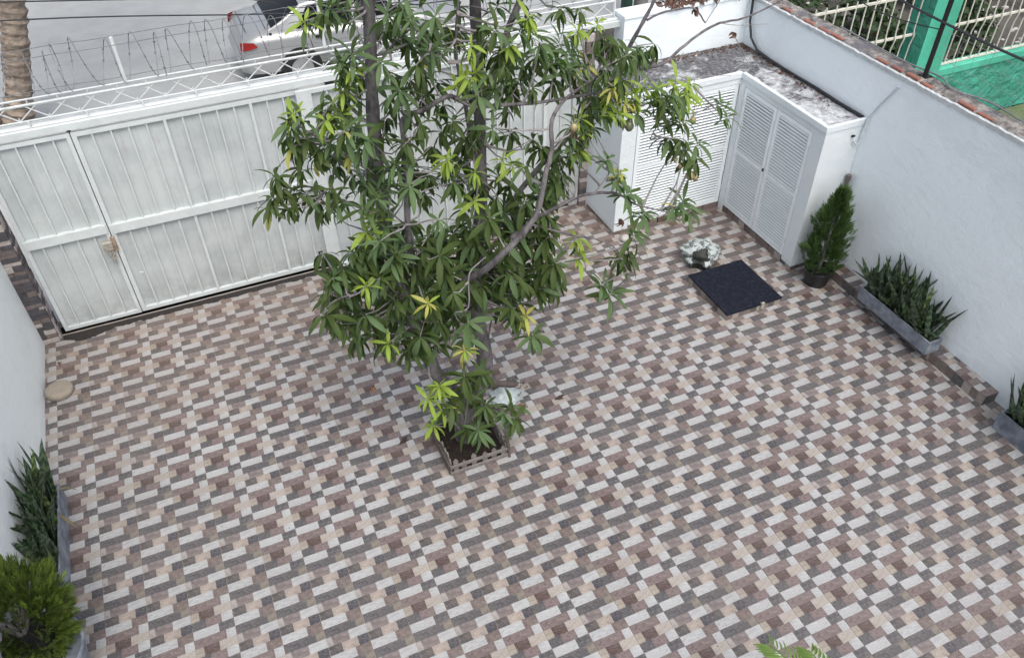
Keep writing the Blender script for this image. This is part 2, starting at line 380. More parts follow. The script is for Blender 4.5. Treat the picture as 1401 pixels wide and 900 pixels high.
# ---- tiled floor
W_, G_, P_, B_, O_, C_, K_, A_ = (srgb(206, 207, 207), srgb(106, 106, 109), srgb(143, 128, 126), srgb(188, 179, 165), srgb(104, 86, 82), srgb(200, 192, 182), srgb(76, 81, 92), srgb(148, 141, 130))
PK = srgb(148, 138, 136); DG = srgb(98, 96, 96); PE = srgb(193, 181, 170); PB = srgb(138, 124, 119); WP = srgb(192, 186, 181)
ROWS = {0: [[(0, .77, P_), (.77, 1, W_)], [(0, .2, B_), (.2, .57, O_), (.57, 1, C_)], [(0, .33, G_), (.33, .72, P_), (.72, 1, W_)], [(0, .62, W_), (.62, 1, G_)]],
        1: [[(0, .78, G_), (.78, 1, A_)], [(0, .14, WP), (.14, .56, PK), (.56, 1, W_)], [(0, .33, DG), (.33, .73, PE), (.73, 1, K_)], [(0, .62, W_), (.62, 1, PB)]],
        2: [[(0, .75, P_), (.75, 1, W_)], [(0, .18, WP), (.18, .6, A_), (.6, 1, C_)], [(0, .3, G_), (.3, .72, P_), (.72, 1, W_)], [(0, .62, W_), (.62, 1, G_)]]}
def tile_faces(b, ox, oy, var, w=1., h=1., z=0., th=.03, g=.004, tint=1., x0=0., y0=0., rot=False):
    """one ceramic tile [ox,ox+w]x[oy-h,oy] (possibly a cut piece), its print as faces"""
    rw = random.Random(int(ox * 71 + oy * 137 + var * 7))
    for r in range(4):
        ya, yb = r / 4, (r + 1) / 4
        ya = max(ya, y0); yb = min(yb, y0 + h)
        if yb - ya < .005: continue
        for (xa, xb, c) in ROWS[var][r]:
            xa = max(xa, x0); xb = min(xb, x0 + w)
            if xb - xa < .005: continue
            X0 = ox + (xa - x0) + (g if xa <= x0 else 0); X1 = ox + (xb - x0) - (g if xb >= x0 + w else 0)
            Y1 = oy - (ya - y0) - (g if ya <= y0 else 0); Y0 = oy - (yb - y0) + (g if yb >= y0 + h else 0)
            cc = tuple(v * tint for v in c)
            b.face([(X0, Y0, z), (X1, Y0, z), (X1, Y1, z), (X0, Y1, z)], 0, cc, [(xa + 3 * var, 1 - yb), (xb + 3 * var, 1 - yb), (xb + 3 * var, 1 - ya), (xa + 3 * var, 1 - ya)])
    X0, X1, Y0, Y1 = ox + g, ox + w - g, oy - h + g, oy - g
    e = srgb(158, 151, 144)
    for p, q in (((X0, Y0), (X1, Y0)), ((X1, Y0), (X1, Y1)), ((X1, Y1), (X0, Y1)), ((X0, Y1), (X0, Y0))):
        b.face([(p[0], p[1], z - th), (q[0], q[1], z - th), (q[0], q[1], z), (p[0], p[1], z)], 0, e)
b = MB(); b.box(-15.9, 12.9, -24, 6.62, -.5, -.014)
floor = struct(b.build('courtyard_floor', 'grout'), 'courtyard floor of patterned ceramic tiles')
camx, camy, camz = -8.5425, -19.252, 19.0367
def project(x, y, z):
    v = [_r[i][0] * (x - camx) + _r[i][1] * (y - camy) + _r[i][2] * (z - camz) for i in range(3)]
    return 700.5 - 1112.35 * v[0] / v[2], 450 + 1112.35 * v[1] / v[2]
tm = []
for q in range(6):
    b = MB(); tile_faces(b, 0, 1, q % 2, tint=(1, 1, .95, .96, 1.03, 1.02)[q]); tm.append(b.mesh('tile', 'tile'))
cells = []
for i in range(-16, 13):
    for j in range(-24, 7):
        px, py = project(i + .5, j + .5, 0)
        inside = -40 < px < 1441 and -20 < py < 930 and not (-4.4 < i + .5 < -2.6 and -4.8 < j + .5 < -2.9)
        hidden = i < -15 or i >= 12 or j >= 6 or (i >= 10 and j >= 4)
        d2 = (i + .5 - camx) ** 2 + (j + .5 - camy) ** 2
        v = 1 if (nz(i * .33 + 5, j * .29, 3.1) + uni(-.28, .28)) > .02 else 0
        cells.append((0 if (inside and not hidden) else 1, d2, i, j, v))
cells.sort()
rest = MB(); cnt = 0
for (o_, d2, i, j, v) in cells:
    if o_ == 0 and cnt < 300:
        o = link('tile', tm[v + 2 * random.choice((0, 0, 1, 2))], floor, (i, j, uni(-.002, .002))); cnt += 1
    elif not (j > 6 or (i >= 12 and j > 4)):
        y1 = j + 1; h = 1.
        if j == 6: continue
        tile_faces(rest, i, y1, v, z=uni(-.002, .002), tint=uni(.94, 1.03))
# cut row under the gate
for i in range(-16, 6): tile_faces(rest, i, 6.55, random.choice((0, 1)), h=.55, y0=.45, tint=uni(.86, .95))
rest.build('tile_field', 'tile', floor, kind='stuff')

# uneven near-black strip laid along the foot of the gate
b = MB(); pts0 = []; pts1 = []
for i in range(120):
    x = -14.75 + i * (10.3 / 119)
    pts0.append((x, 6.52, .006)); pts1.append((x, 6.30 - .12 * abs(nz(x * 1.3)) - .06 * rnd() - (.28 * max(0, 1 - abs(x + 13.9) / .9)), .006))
b.grid([pts1, pts0]); tag(b.build('dark_strip', 'darkline'), 'black strip of grime along the foot of the sliding gate', 'dirt')
bpy.data.objects['dark_strip']['kind'] = 'stuff'

# ---- tiled ledge along the right wall (two levels of kerb)
ledge = MB(); ledge.box(11.86, 12.4, -9.0, -1.75, -.3, .385)
lg = struct(ledge.build('tiled_ledge', 'grout'), 'low tiled ledge along the foot of the right wall')
y = -1.75; k_ = 0
pal = [G_, P_, C_, DG, PE, A_, PB, P_]
rg = random.Random(3)
while y > -8.95:
    h = min(1.0, y + 9.0)
    b = MB(); tile_faces(b, 11.82, y, rg.choice((0, 1)), w=.56, h=h, x0=rg.choice((0, .3)), z=.40, tint=.95); b.build('tile', 'tile', lg)
    b = MB(); yy = y
    while yy > y - h + .01:                                         # riser: small cut pieces
        st = min(rg.choice((.2, .3, .42)), yy - (y - h)); cc = rg.choice(pal)
        zz = 0
        b.face([(11.83, yy, .0), (11.83, yy - st, .0), (11.83, yy - st, .395), (11.83, yy, .395)][::1], 0, cc, [(yy, 0), (yy - st, 0), (yy - st, .4), (yy, .4)])
        yy -= st
    b.build('riser_tile', 'tile', lg)
    y -= h
b = MB(); b.face([(11.83, -9.01, 0), (12.38, -9.01, 0), (12.38, -9.01, .395), (11.83, -9.01, .395)], 0, G_); b.build('riser_tile', 'tile', lg)

# ================================================================== WALLS
def wavy_wall(name, m, x_in, x_out, y0, y1, z1, lab):
    """wall whose inner face is x_in; hand-plastered so slightly wavy"""
    b = MB(); ny = int((y1 - y0) / .5); rows = []
    for k in range(17):
        z = -.6 + (z1 + .6) * k / 16
        rows.append([(x_in + .018 * nz(y0 + (y1 - y0) * i / ny, z * .7, x_in), y0 + (y1 - y0) * i / ny, z) for i in range(ny + 1)])
    if x_out > x_in: rows = rows[::-1]
    b.grid(rows)
    top = rows[0] if x_out > x_in else rows[-1]
    b.grid([[(x_out, p[1], z1) for p in top], list(top)] if x_out > x_in else [list(top), [(x_out, p[1], z1) for p in top]])
    b.box(min(x_in, x_out) + .05, max(x_in, x_out) - .05, y0, y1, -.6, z1 - .02)
    o = b.build(name, m, smooth=True); return tag(o, lab, 'wall')
rwall = wavy_wall('boundary_wall', 'wall', 12.38, 13.2, -24, 6.95, 7.74, 'long white plastered wall on the right with a crumbling brick top')
lwall = wavy_wall('boundary_wall', 'wall_left', -15.35, -16.2, -24, 6.30, 9.5, 'plain white wall down the left edge behind the planters')
b = MB(); b.box(6.9, 12.40, 6.25, 6.95, -.6, 7.70)
b.box(6.86, 12.36, 6.2, 7.02, 7.70, 7.80)
bw = tag(b.build('boundary_wall', 'wall', at=(9, 6.5, 0)), 'white street wall standing behind the stained cabinet roof', 'wall')
# crumbling top of the right wall
b = MB(); rows = []
for i in range(140):
    y = 6.9 - i * (30 / 139)
    rows.append([(12.42 + .03 * nz(y * 2, 1), y, 7.735), (12.50 + .05 * nz(y * 3, 5), y, 7.80 + .03 * nz(y * 4, 2)), (12.7, y, 7.86 + .05 * nz(y * 3, 8)), (12.95, y, 7.86 + .06 * nz(y * 2.5, 4)), (13.12 + .08 * nz(y * 1.7, 3), y, 7.82 + .05 * nz(y * 3, 6)), (13.25 + .12 * nz(y * 1.1, 9), y, 7.6), (13.3, y, 6.8)])
b.grid(rows[::-1]); b.build('mortar_cap', 'mortar', rwall)
b = MB(); rows = []
for i in range(300):
    y = 6.9 - i * (30 / 299); j = .035 * nz(y * 5, 1) + .02 * nz(y * 17, 4)
    rows.append([(12.352, y, 7.66 + j), (12.356, y, 7.78 + j), (12.43 + .5 * abs(j), y, 7.80 + j), (12.45, y, 7.70)])
b.grid(rows); b.build('plaster_lip', 'lip', rwall)
y = 5.2
while y > -9:
    L = uni(.45, .62)
    if (nz(y * .8, 31) > -.12):
        b = MB(); zt = 7.85 + uni(-.02, .035)
        b.bbox(12.46 + uni(-.01, .03), 12.62 + uni(-.03, .05), y - L, y, 7.7, zt, .03); b.build('brick', 'brick', rwall)
    y -= L + uni(.06, .25)

# slate faced pillar at the gate's left end
pil = thing('gate_pillar', 'dark slate-clad gate pillar at the left end of the gate', 'pillar', (-15.1, 6.5, 0))
b = MB(); b.box(-15.9, -14.86, 6.42, 7.1, -.5, 9.2); b.build('core', 'slate_mid', pil)
z = .0; rp = random.Random(11); ms = ['slate_dark', 'slate_dark', 'slate_mid', 'slate_pale', 'slate_dark', 'slate_mid']
while z < 7.8:
    h = rp.uniform(.12, .24)
    xs = [-15.40, -14.83] if rp.random() < .6 else [-15.40, -15.40 + rp.uniform(.18, .4), -14.83]
    for a_, c_ in zip(xs, xs[1:]):
        b = MB(); d = rp.uniform(.0, .05); b.bbox(a_ + .008, c_ - .008, 6.33 - d, 6.44, z + .006, z + h - .006, .012)
        b.build('slate_strip', rp.choice(ms), pil)
    ys = [6.42, 6.60, 6.95] if rp.random() < .5 else [6.42, 6.72, 6.95]
    for a_, c_ in zip(ys, ys[1:]):
        b = MB(); d = rp.uniform(.0, .035); b.bbox(-14.88, -14.82 + d, a_ + .006, c_ - .006, z + .006, z + h - .006, .01)
        b.build('slate_strip', rp.choice(ms + ['slate_pale', 'slate_mid']), pil)
    z += h
pil2 = thing('gate_pillar', 'narrow slate-clad strip between the gate door and the white cabinet', 'pillar', (5.6, 6.4, 0))
b = MB(); b.box(5.46, 5.78, 6.42, 7.1, -.5, 7.4); b.build('core', 'slate_dark', pil2)
z = 0
while z < 7.3:
    h = rp.uniform(.18, .36); b = MB(); b.bbox(5.44, 5.76, 6.34 - rp.uniform(0, .04), 6.44, z + .006, z + h - .006, .012)
    b.build('slate_strip', rp.choice(['slate_dark', 'slate_dark', 'slate_pale', 'slate_mid']), pil2); z += h

# ================================================================== GATE
GY = 6.6
rail_group = None
def gate_leaf(label, x0, x1, ribs, y, rails, frame=.16, z0=.14, z1=7.22, thick=(), stile=None):
    t = thing('gate_leaf', label, 'gate', ((x0 + x1) / 2, y, 0))
    zs = [z0 + frame] + [v for r in rails for v in r] + [z1 - frame]
    xs = [x0 + (stile or frame)] + list(ribs) + [x1 - frame]
    cache = {}
    for zi in range(0, len(zs), 2):
        za, zb = zs[zi], zs[zi + 1]
        for a_, c_ in zip(xs, xs[1:]):
            key = (round(c_ - a_, 2), zi)
            if key not in cache:
                w = c_ - a_; b = MB(); rr = []
                for kz in range(7):                                   # pressed sheet, dished a little
                    q = kz / 6; zz = za + (zb - za) * q
                    rr.append([(w * u, .055 + .04 * math.sin(math.pi * u) * (.6 + .4 * nz(w * 7, q * 3)) , zz) for u in (0, .08, .25, .5, .75, .92, 1)])
                b.grid(rr); cache[key] = b.mesh('panel', 'gate', (0, 0, 0), True)
            link('panel', cache[key], t, (a_, y, 0))
    rc = {}
    for zi in range(0, len(zs), 2):
        for r in ribs:
            th = any(abs(r - q) < .05 for q in thick); w = .09 if th else .045
            key = (th, zi)
            if key not in rc:
                b = MB(); b.bbox(-w / 2, w / 2, -.035 if not th else -.05, .06, zs[zi], zs[zi + 1] - .002, .002); rc[key] = b.mesh('rib', 'gate_rib')
            link('rib', rc[key], t, (r, y, 0))
    s = stile or frame
    for nm, bx in (('stile', (x0, x0 + s, z0, z1)), ('stile', (x1 - frame, x1, z0, z1)), ('top_rail', (x0 + s, x1 - frame, z1 - frame, z1)), ('bottom_rail', (x0 + s, x1 - frame, z0, z0 + frame))):
        b = MB(); b.box(bx[0], bx[1], y - .05, y + .08, bx[2], bx[3]); b.build(nm, 'gate_rib', t)
    for ra, rb in rails:
        b = MB(); b.box(x0 + .04, x1 - .04, y - .085, y + .075, ra, rb); b.build('middle_rail', 'gate_rib', t)
    return t
la = gate_leaf('narrow ribbed white gate leaf at the far left, beside the slate pillar', -14.62, -12.06, [-13.61 + .02, -13.07, -12.56, -14.12], GY, [(3.60, 3.92)], .12)
for o in list(la.children): pass
ribsB = [-11.46, -10.92, -10.40, -9.88, -9.33, -8.79, -8.26, -7.73, -7.2, -6.67, -6.14, -5.62]
lb = gate_leaf('wide ribbed white sliding gate leaf left of the mango tree', -12.03, -5.05, ribsB, GY, [(3.54, 3.86)], .14, z0=.16, thick=(-9.33, -6.67))
lc = gate_leaf('white gate leaf with a broad plain stile, mostly hidden behind the tree', -5.22, 3.88, [-4.2, -3.66, -3.1, -2.55, -2., -1.45, -.9, -.35, .2, .75, 1.3, 1.85, 2.4, 2.95, 3.4], GY - .19, [], .13, z0=-.0 + .02, z1=7.25, thick=(-2., 1.3), stile=.5)
ld = thing('gate_door', 'plain white metal door at the right end of the gate, next to the cabinet', 'door', (4.7, GY - .05, 0))
for a_, c_ in ((3.96, 4.52), (4.54, 5.02)):
    b = MB(); b.bbox(a_, c_, GY - .03, GY + .05, .12, 7.1, .01); b.build('panel', 'gate', ld)
b = MB(); b.box(5.04, 5.44, GY - .1, GY + .06, .05, 7.2); b.build('stile', 'gate', ld)
b = MB(); b.tube([(5.2, GY - .11, 3.1), (5.2, GY - .22, 3.1), (4.95, GY - .24, 3.12)], .022, 6); b.build('handle', 'conduit', ld)
b = MB(); b.box(-12.12, -12.0, GY + .085, GY + .11, .12, 7.25); b.build('gap_shade_strip', 'trim', lb)  # dark strip added to stand in for the shade between the two leaves
# lock
b = MB(); rr = random.Random(5)
b.bbox(-12.42, -12.10, GY - .2, GY - .06, 3.02, 3.34, .04); b.bbox(-12.36, -12.14, GY - .17, GY - .06, 2.84, 3.02, .03)
b.tube([(-12.24, GY - .24, 2.98), (-12.26, GY - .26, 2.84), (-12.16, GY - .26, 2.8), (-12.13, GY - .24, 2.95)], .025, 6)
b.lathe(-12.2, 2.74, [(.085, GY - .28), (.085, GY - .18)], 10, axis='y')
lk = b.build('lock_box', 'lockgrey', la)
b = MB(); b.bbox(-12.12, -11.98, GY - .13, GY - .03, 2.9, 3.45, .02); b.build('rust_plate', 'rust', lb)
b = MB(); b.tube([(-11.62, GY - .06, 1.85), (-11.62, GY - .15, 1.85), (-11.5, GY - .16, 1.88)], .018, 6); b.build('bolt_handle', 'conduit', lb)
b = MB(); b.tube([(-5.1, GY - .22, 2.9), (-5.1, GY - .3, 2.95), (-5.1, GY - .3, 3.1)], .03, 6); b.build('catch', 'rust', lc)

# header beam with guide track
hd = thing('gate_header', 'white beam over the gate with its guide rail', 'beam', (-4, 6.8, 7.3))
b = MB(); b.bbox(-15.8, 6.9, 6.52, 6.62, 7.34, 7.56, .015); b.build('lower_flange', 'gate_rib', hd)
b = MB(); b.bbox(-15.8, 6.9, 6.66, 7.0, 7.36, 7.60, .02); b.build('beam', 'truss', hd)
b = MB(); b.bbox(-15.8, 6.9, 7.04, 7.16, 7.3, 7.50, .015); b.build('rear_flange', 'truss', hd)
for i in range(14):
    x = -14.6 + i * 1.6; b = MB(); b.box(x, x + .05, 6.60, 6.72, 7.56, 7.78); b.build('bracket', 'truss', hd)
# lattice railing
tr = thing('lattice_railing', 'white lattice railing running along the top of the gate', 'railing', (-4, 6.75, 7.7))
TY = 6.8
def bar(nm, p, q, r, n=4, m='truss', par=tr):
    b = MB(); b.tube([p, q], r, n); return b.build(nm, m, par)
bar('bottom_rail', (-15.8, TY, 7.72), (6.75, TY, 7.72), .028)
bar('middle_rail', (-15.8, TY, 8.20), (6.75, TY, 8.20), .042)
bar('top_rail', (-15.8, TY, 8.37), (6.75, TY, 8.37), .03)
bay = .83; x = -15.7; n_ = 0
dg = MB(); dg.tube([(0, 0, 0), (.60, 0, .46)], .019, 4); dg = dg.mesh('diagonal', 'truss')
dh = MB(); dh.tube([(0, 0, 0), (-.60, 0, .46)], .019, 4); dh = dh.mesh('diagonal', 'truss')
pt = MB(); pt.tube([(0, 0, -.14), (0, 0, .04)], .02, 4); pt = pt.mesh('strut', 'truss')
pu = MB(); pu.tube([(0, 0, 0), (0, 0, .17)], .02, 4); pu = pu.mesh('strut', 'truss')
while x < 6.7:
    link('strut', pt, tr, (x, TY, 7.80)); link('strut', pu, tr, (x + .38, TY, 8.20))
    if x + bay < 6.8:
        link('diagonal', dg, tr, (x, TY, 7.735)); link('diagonal', dh, tr, (x + bay, TY + .012, 7.735))
    x += bay
bar('end_post', (6.75, TY, 7.6), (6.75, TY, 8.42), .04)

# razor wire on posts
rz = thing('razor_wire', 'looped coil of razor wire above the lattice railing', 'wire', (-4, 6.9, 8.4))
b = MB(); rr = random.Random(21); x = -16.0; ph = 0
while x < 5.5:
    r = rr.uniform(.60, .74); dx = rr.choice((.3, .45, .8, .95)) + rr.uniform(-.08, .08); zc = 9.0 + rr.uniform(-.08, .1); yt = rr.uniform(-.1, .1); sk = rr.uniform(-.25, .25)
    pts = []
    for k in range(25):
        t = k / 24 * 2 * math.pi - math.pi / 2
        zz = math.sin(t) * r
        pts.append((x + dx * k / 24 + sk * zz * .5 , 7.0 + math.cos(t) * r * 1.0 + yt, zc + zz))
    b.tube(pts, .014, 3, caps=False)
    for k in range(1, 24, 2):
        p = Vector(pts[k]); q = (Vector(pts[k + 1]) - Vector(pts[k - 1])).normalized() * .045; s = Vector((q.z, .02, -q.x))
        b.face([p - q, p + s * .9, p + q, p - s * .9])
    x += dx
b.build('coil', 'wire', rz)
b = MB()
for (z_, yy_) in ((9.72, 6.95), (9.62, 6.5), (8.5, 6.95)):
    b.tube([(-16 + i * 1.1, yy_, z_ + .02 * math.sin(i * 2.1)) for i in range(20)], .011, 3)
b.build('strand', 'wire', rz)
for x in (-10.05, -3.95, 1.9):
    b = MB(); b.bbox(x - .045, x + .045, 6.75, 6.84, 8.36, 9.75, .01); b.build('post', 'truss', rz)

# ================================================================== LOUVRED CABINET
cb = thing('louvred_cabinet', 'L-shaped white utility cabinet with louvred doors in the far right corner', 'cabinet', (10.75, 3.9, 0))
b = MB()
b.box(5.753, 6.38, 3.9, 4.05, .0, 5.9)            # left pier
b.box(5.753, 5.9, 4.05, 6.5, .0, 5.9)             # left side
b.box(6.38, 10.75, 3.9, 4.1, 5.48, 5.9)           # header
b.box(10.75, 10.95, -.85, 3.9, 5.48, 5.9)
b.box(10.75, 10.95, -.85, -.28, .0, 5.479)         # right pier
b.box(10.95, 12.36, -.847, -.70, .0, 5.9)         # end wall
b.box(10.72, 10.98, 3.62, 3.9, .0, 5.48)         # inner corner post
b.build('plaster_wall', 'cabwhite', cb)
b = MB(); b.box(6.38, 12.3, 4.35, 6.2, .0, .3); b.box(11.0, 12.3, -.7, 4.3, 0, .3); b.build('dark_inside', 'trim', cb)
rows = []
for jy in range(33):
    y = -.84 + jy * (7.05 / 32); rows.append([(x_, y, 5.905 + .02 * nz(x_ * 2, y * 2, 1)) for x_ in [10.76 + q * (1.6 / 8) for q in range(9)]])
b = MB(); b.grid(rows)
rows = []
for jy in range(12):
    y = 3.91 + jy * (2.31 / 11); rows.append([(x_, y, 5.905 + .02 * nz(x_ * 2, y * 2, 1)) for x_ in [5.76 + q * (5.0 / 20) for q in range(21)]])
b.grid(rows)
b.box(5.8, 12.3, 3.95, 6.2, 5.6, 5.87); b.box(10.8, 12.3, -.8, 3.95, 5.6, 5.87)
b.build('roof', 'roof', cb, smooth=True)
b = MB(); b.bbox(5.72, 10.74, 3.86, 4.0, 5.72, 5.945, .02); b.bbox(10.71, 10.86, -.88, 3.86, 5.72, 5.945, .02); b.bbox(10.86, 12.36, -.88, -.76, 5.72, 5.945, .02); b.build('cornice', 'cabwhite', cb)
# skirting tiles
b = MB()
x = 6.0
rg2 = random.Random(8)
def skirt(p, q, n, zt=.28):
    for k_ in range(n):
        b = MB(); t0, t1 = k_ / n, (k_ + 1) / n - .01
        a_ = (p[0] + (q[0] - p[0]) * t0, p[1] + (q[1] - p[1]) * t0); c_ = (p[0] + (q[0] - p[0]) * t1, p[1] + (q[1] - p[1]) * t1)
        m_ = ((a_[0] + c_[0]) / 2, (a_[1] + c_[1]) / 2)
        for u, v, cc in ((a_, m_, rg2.choice([O_, P_, DG, PB])), (m_, c_, rg2.choice([C_, PB, O_, P_, A_]))):
            b.face([(u[0], u[1], .0), (v[0], v[1], .0), (v[0], v[1], zt), (u[0], u[1], zt)], 0, cc, [(u[0] + u[1], 0), (v[0] + v[1], 0), (v[0] + v[1], .3), (u[0] + u[1], .3)])
        b.build('skirting_tile', 'tile', cb)
skirt((5.745, 6.2), (5.745, 3.895), 3, .16); skirt((5.745, 3.893), (6.38, 3.893), 1, .16); skirt((6.38, 3.93), (10.74, 3.93), 6); skirt((10.742, 3.6), (10.742, -.28), 5); skirt((10.742, -.28), (10.742, -.853), 1, .16); skirt((10.742, -.857), (12.3, -.857), 2, .16)
# doors: local u along the front, n outward
def louvre_door(origin, udir, ndir, w, z0=.30, z1=5.46, hinge_left=True, latch=False):
    u = Vector(udir); n = Vector(ndir)
    def bx(b, u0, u1, n0, n1, a, c):
        p = [Vector(origin) + u * uu + n * nn for uu, nn in ((u0, n0), (u1, n0), (u1, n1), (u0, n1))]
        if u.cross(Vector((0, 0, 1))).dot(n) < 0: p = p[::-1]
        lo = [(q.x, q.y, a) for q in p]; hi = [(q.x, q.y, c) for q in p]
        b.face(lo[::-1]); b.face(hi)
        for k in range(4): b.face([lo[k], lo[(k + 1) % 4], hi[(k + 1) % 4], hi[k]])
    f = .16; zm = z0 + (z1 - z0) * .50
    b = MB(); bx(b, .01, f, -.06, .04, z0, z1); bx(b, w - f, w - .01, -.06, .04, z0, z1)
    bx(b, f, w - f, -.055, .035, z0, z0 + f); bx(b, f, w - f, -.055, .035, z1 - f, z1); bx(b, f, w - f, -.055, .035, zm - .07, zm + .07)
    d = b.build('door', 'louvre', cb)
    d['label'] = 'white louvred cabinet door'
    # slat mesh once per door width
    key = (round(w, 2), udir)
    if key not in slats:
        s = MB(); p0 = u * 0; L = w - 2 * f
        a0 = n * .03; a1 = n * -.045
        sec = [(.036, -.024), (.042, -.012), (-.030, .022), (-.038, .010)]
        pts = lambda uu: [(*(u * uu + n * nn)[:2], zz) for nn, zz in sec]
        A, B = pts(0), pts(L)
        for k in range(4): s.face([A[k], B[k], B[(k + 1) % 4], A[(k + 1) % 4]])
        slats[key] = s.mesh('slat', 'louvre')
    for (za, zb) in ((z0 + f, zm - .07), (zm + .07, z1 - f)):
        N = 19
        for i in range(N):
            zz = za + (zb - za) * (i + .5) / N
            p = Vector(origin) + u * f
            link('slat', slats[key], d, (p.x, p.y, zz))
    for hz in (z0 + .6, z1 - .7):
        b = MB(); uu = .01 if hinge_left else w - .01; p = Vector(origin) + u * uu + n * .05
        b.tube([(p.x, p.y, hz), (p.x, p.y, hz + .22)], .022, 6); b.build('hinge', 'conduit', d)
    if latch:
        b = MB(); p = Vector(origin) + u * (w - .05) + n * .06; b.bbox(p.x - .03, p.x + .03, p.y - .03, p.y + .03, 2.9, 3.02, .01); b.build('latch', 'trim', d)
    return d
slats = {}
louvre_door((6.40, 3.94, 0), (1, 0, 0), (0, -1, 0), 2.1, hinge_left=True)
louvre_door((8.52, 3.94, 0), (1, 0, 0), (0, -1, 0), 2.18, hinge_left=False)
louvre_door((10.79, 3.60, 0), (0, -1, 0), (-1, 0, 0), 1.93, hinge_left=True, latch=True)
louvre_door((10.79, 1.66, 0), (0, -1, 0), (-1, 0, 0), 1.93, hinge_left=False)

# hose on the roof, conduit and pipe on the wall
b = MB(); b.tube([(12.28, 5.95, 9.0), (12.27, 5.9, 7.6), (12.26, 5.85, 6.9), (12.25, 5.6, 6.35), (12.24, 5.1, 6.03), (12.2, 4.2, 5.99), (12.22, 3.0, 5.98), (12.24, 1.6, 5.99), (12.22, .4, 5.98), (12.26, -.5, 5.97), (12.30, -.78, 5.95)], .05, 6, jit=.1)
tag(b.build('hose', 'hose', at=(12.2, 3, 6)), 'black hose lying along the foot of the right wall on the cabinet roof', 'hose')
b = MB(); b.tube([(12.33, -1.75, 7.45), (12.33, -1.2, 6.5), (12.31, -.98, 6.0), (12.28, -.95, 5.5), (12.26, -.96, 5.15), (12.2, -.95, 5.02), (12.05, -.94, 5.12), (12.0, -.92, 5.2)], .03, 6)
tag(b.build('conduit', 'conduit', at=(12.3, -1, 5)), 'thin white conduit bending down the right wall by the cabinet end', 'conduit')
b = MB(); b.tube([(12.2, -1.0, .3), (12.2, -1.0, 3.75)], .075, 10); b.tube([(12.2, -1.0, 3.70), (12.2, -1.0, 3.86)], .095, 10)
tag(b.build('drain_pipe', 'pvc', at=(12.2, -1, 0)), 'grey-brown upright drain pipe in the corner behind the potted conifer', 'pipe')
b = MB(); b.bbox(11.9, 12.02, -.93, -.85, 5.35, 5.40, .005); b.build('wall_hook', 'trim', cb)

# ================================================================== YARD OBJECTS
# hatch
hx0, hx1, hy0, hy1 = 6.86, 9.16, -2.32, .10
ht = thing('hatch', 'square black hatch cover on a low tiled kerb in front of the louvred doors', 'hatch', ((hx0 + hx1) / 2, (hy0 + hy1) / 2, 0))
b = MB(); b.bbox(hx0 + .03, hx1 - .03, hy0 + .03, hy1 - .03, -.05, .25, .01); b.build('kerb', 'grout', ht)
rg = random.Random(12)
for (p, q) in (((hx0, hy1), (hx0, hy0)), ((hx0, hy0), (hx1, hy0)), ((hx1, hy0), (hx1, hy1)), ((hx1, hy1), (hx0, hy1))):
    b = MB(); n = 9
    for k_ in range(n):
        a_ = (p[0] + (q[0] - p[0]) * k_ / n, p[1] + (q[1] - p[1]) * k_ / n); c_ = (p[0] + (q[0] - p[0]) * (k_ + 1) / n, p[1] + (q[1] - p[1]) * (k_ + 1) / n)
        b.face([(a_[0], a_[1], 0), (c_[0], c_[1], 0), (c_[0], c_[1], .255), (a_[0], a_[1], .255)], 0, rg.choice([C_, O_, PB, C_, B_, A_, DG]), [(k_, 0), (k_ + 1, 0), (k_ + 1, 1), (k_, 1)])
    b.build('edge_tile', 'tile', ht)
b = MB(); rows = []
for j in range(13):
    rows.append([(hx0 - .03 + (hx1 - hx0 + .06) * i / 12, hy0 - .03 + (hy1 - hy0 + .06) * j / 12 - (.03 * abs(nz(i * .9, 3)) if j == 0 else 0), .315 + .008 * nz(i, j)) for i in range(13)])
b.grid(rows)
lo = lambda r: [(p[0], p[1], .256) for p in r]
b.grid([lo(rows[0]), rows[0]]); b.grid([rows[-1], lo(rows[-1])]); b.grid([lo([r[0] for r in rows])[::-1], [r[0] for r in rows][::-1]]); b.grid([[r[-1] for r in rows][::-1], lo([r[-1] for r in rows])[::-1]])
b.build('cover', 'hatch', ht)
b = MB(); b.bbox(8.28, 8.42, hy0 - .07, hy0 + .02, .1, .36, .02); b.build('latch', 'lockgrey', ht)

def blob(cx, cy, rx, ry, rz, seed, amp=.25, fr=2.2, n=26, zb=0., flat=.0):
    b = MB(); rows = []
    for i in range(n // 2 + 1):
        ph = math.pi * i / (n // 2)
        row = []
        for k in range(n):
            th = 2 * math.pi * k / n
            d = Vector((math.sin(ph) * math.cos(th), math.sin(ph) * math.sin(th), math.cos(ph)))
            q = noise.noise(d * fr + Vector((seed, 0, 0))); q2 = abs(noise.noise(d * fr * 2.7 + Vector((seed, 4, 0))))
            r = 1 + amp * q * 1.4 - amp * q2 * .9
            z = zb + rz * (1 + d.z * r) * .5 * 2 - rz * 0
            row.append((cx + d.x * r * rx, cy + d.y * r * ry, max(zb, zb + rz * .8 + d.z * r * rz)))
        rows.append(row)
    b.grid(rows, close=True); return b
b = blob(7.95, 1.02, .78, .66, .46, 3.3, .22, 2.0, 64)
for i_, f_ in enumerate(b.f):
    q_ = [sum(b.v[n_][a_] for n_ in f_) / len(f_) for a_ in range(3)]
    d_ = math.hypot(q_[0] - 7.62, q_[1] - .62) + .22 * nz(q_[0] * 4, q_[1] * 4, q_[2] * 5)
    b.c[i_] = (.10, .10, .09) if d_ < .30 else ((.35, .37, .35) if nz(q_[0] * 6, q_[1] * 6, q_[2] * 7 + 3) > .18 else (1, 1, 1))
tag(b.build('trash_bag', 'bag', at=(7.95, 1.02, 0), smooth=True), 'crumpled white plastic bag with dark rubbish showing, beside the black hatch', 'bag')
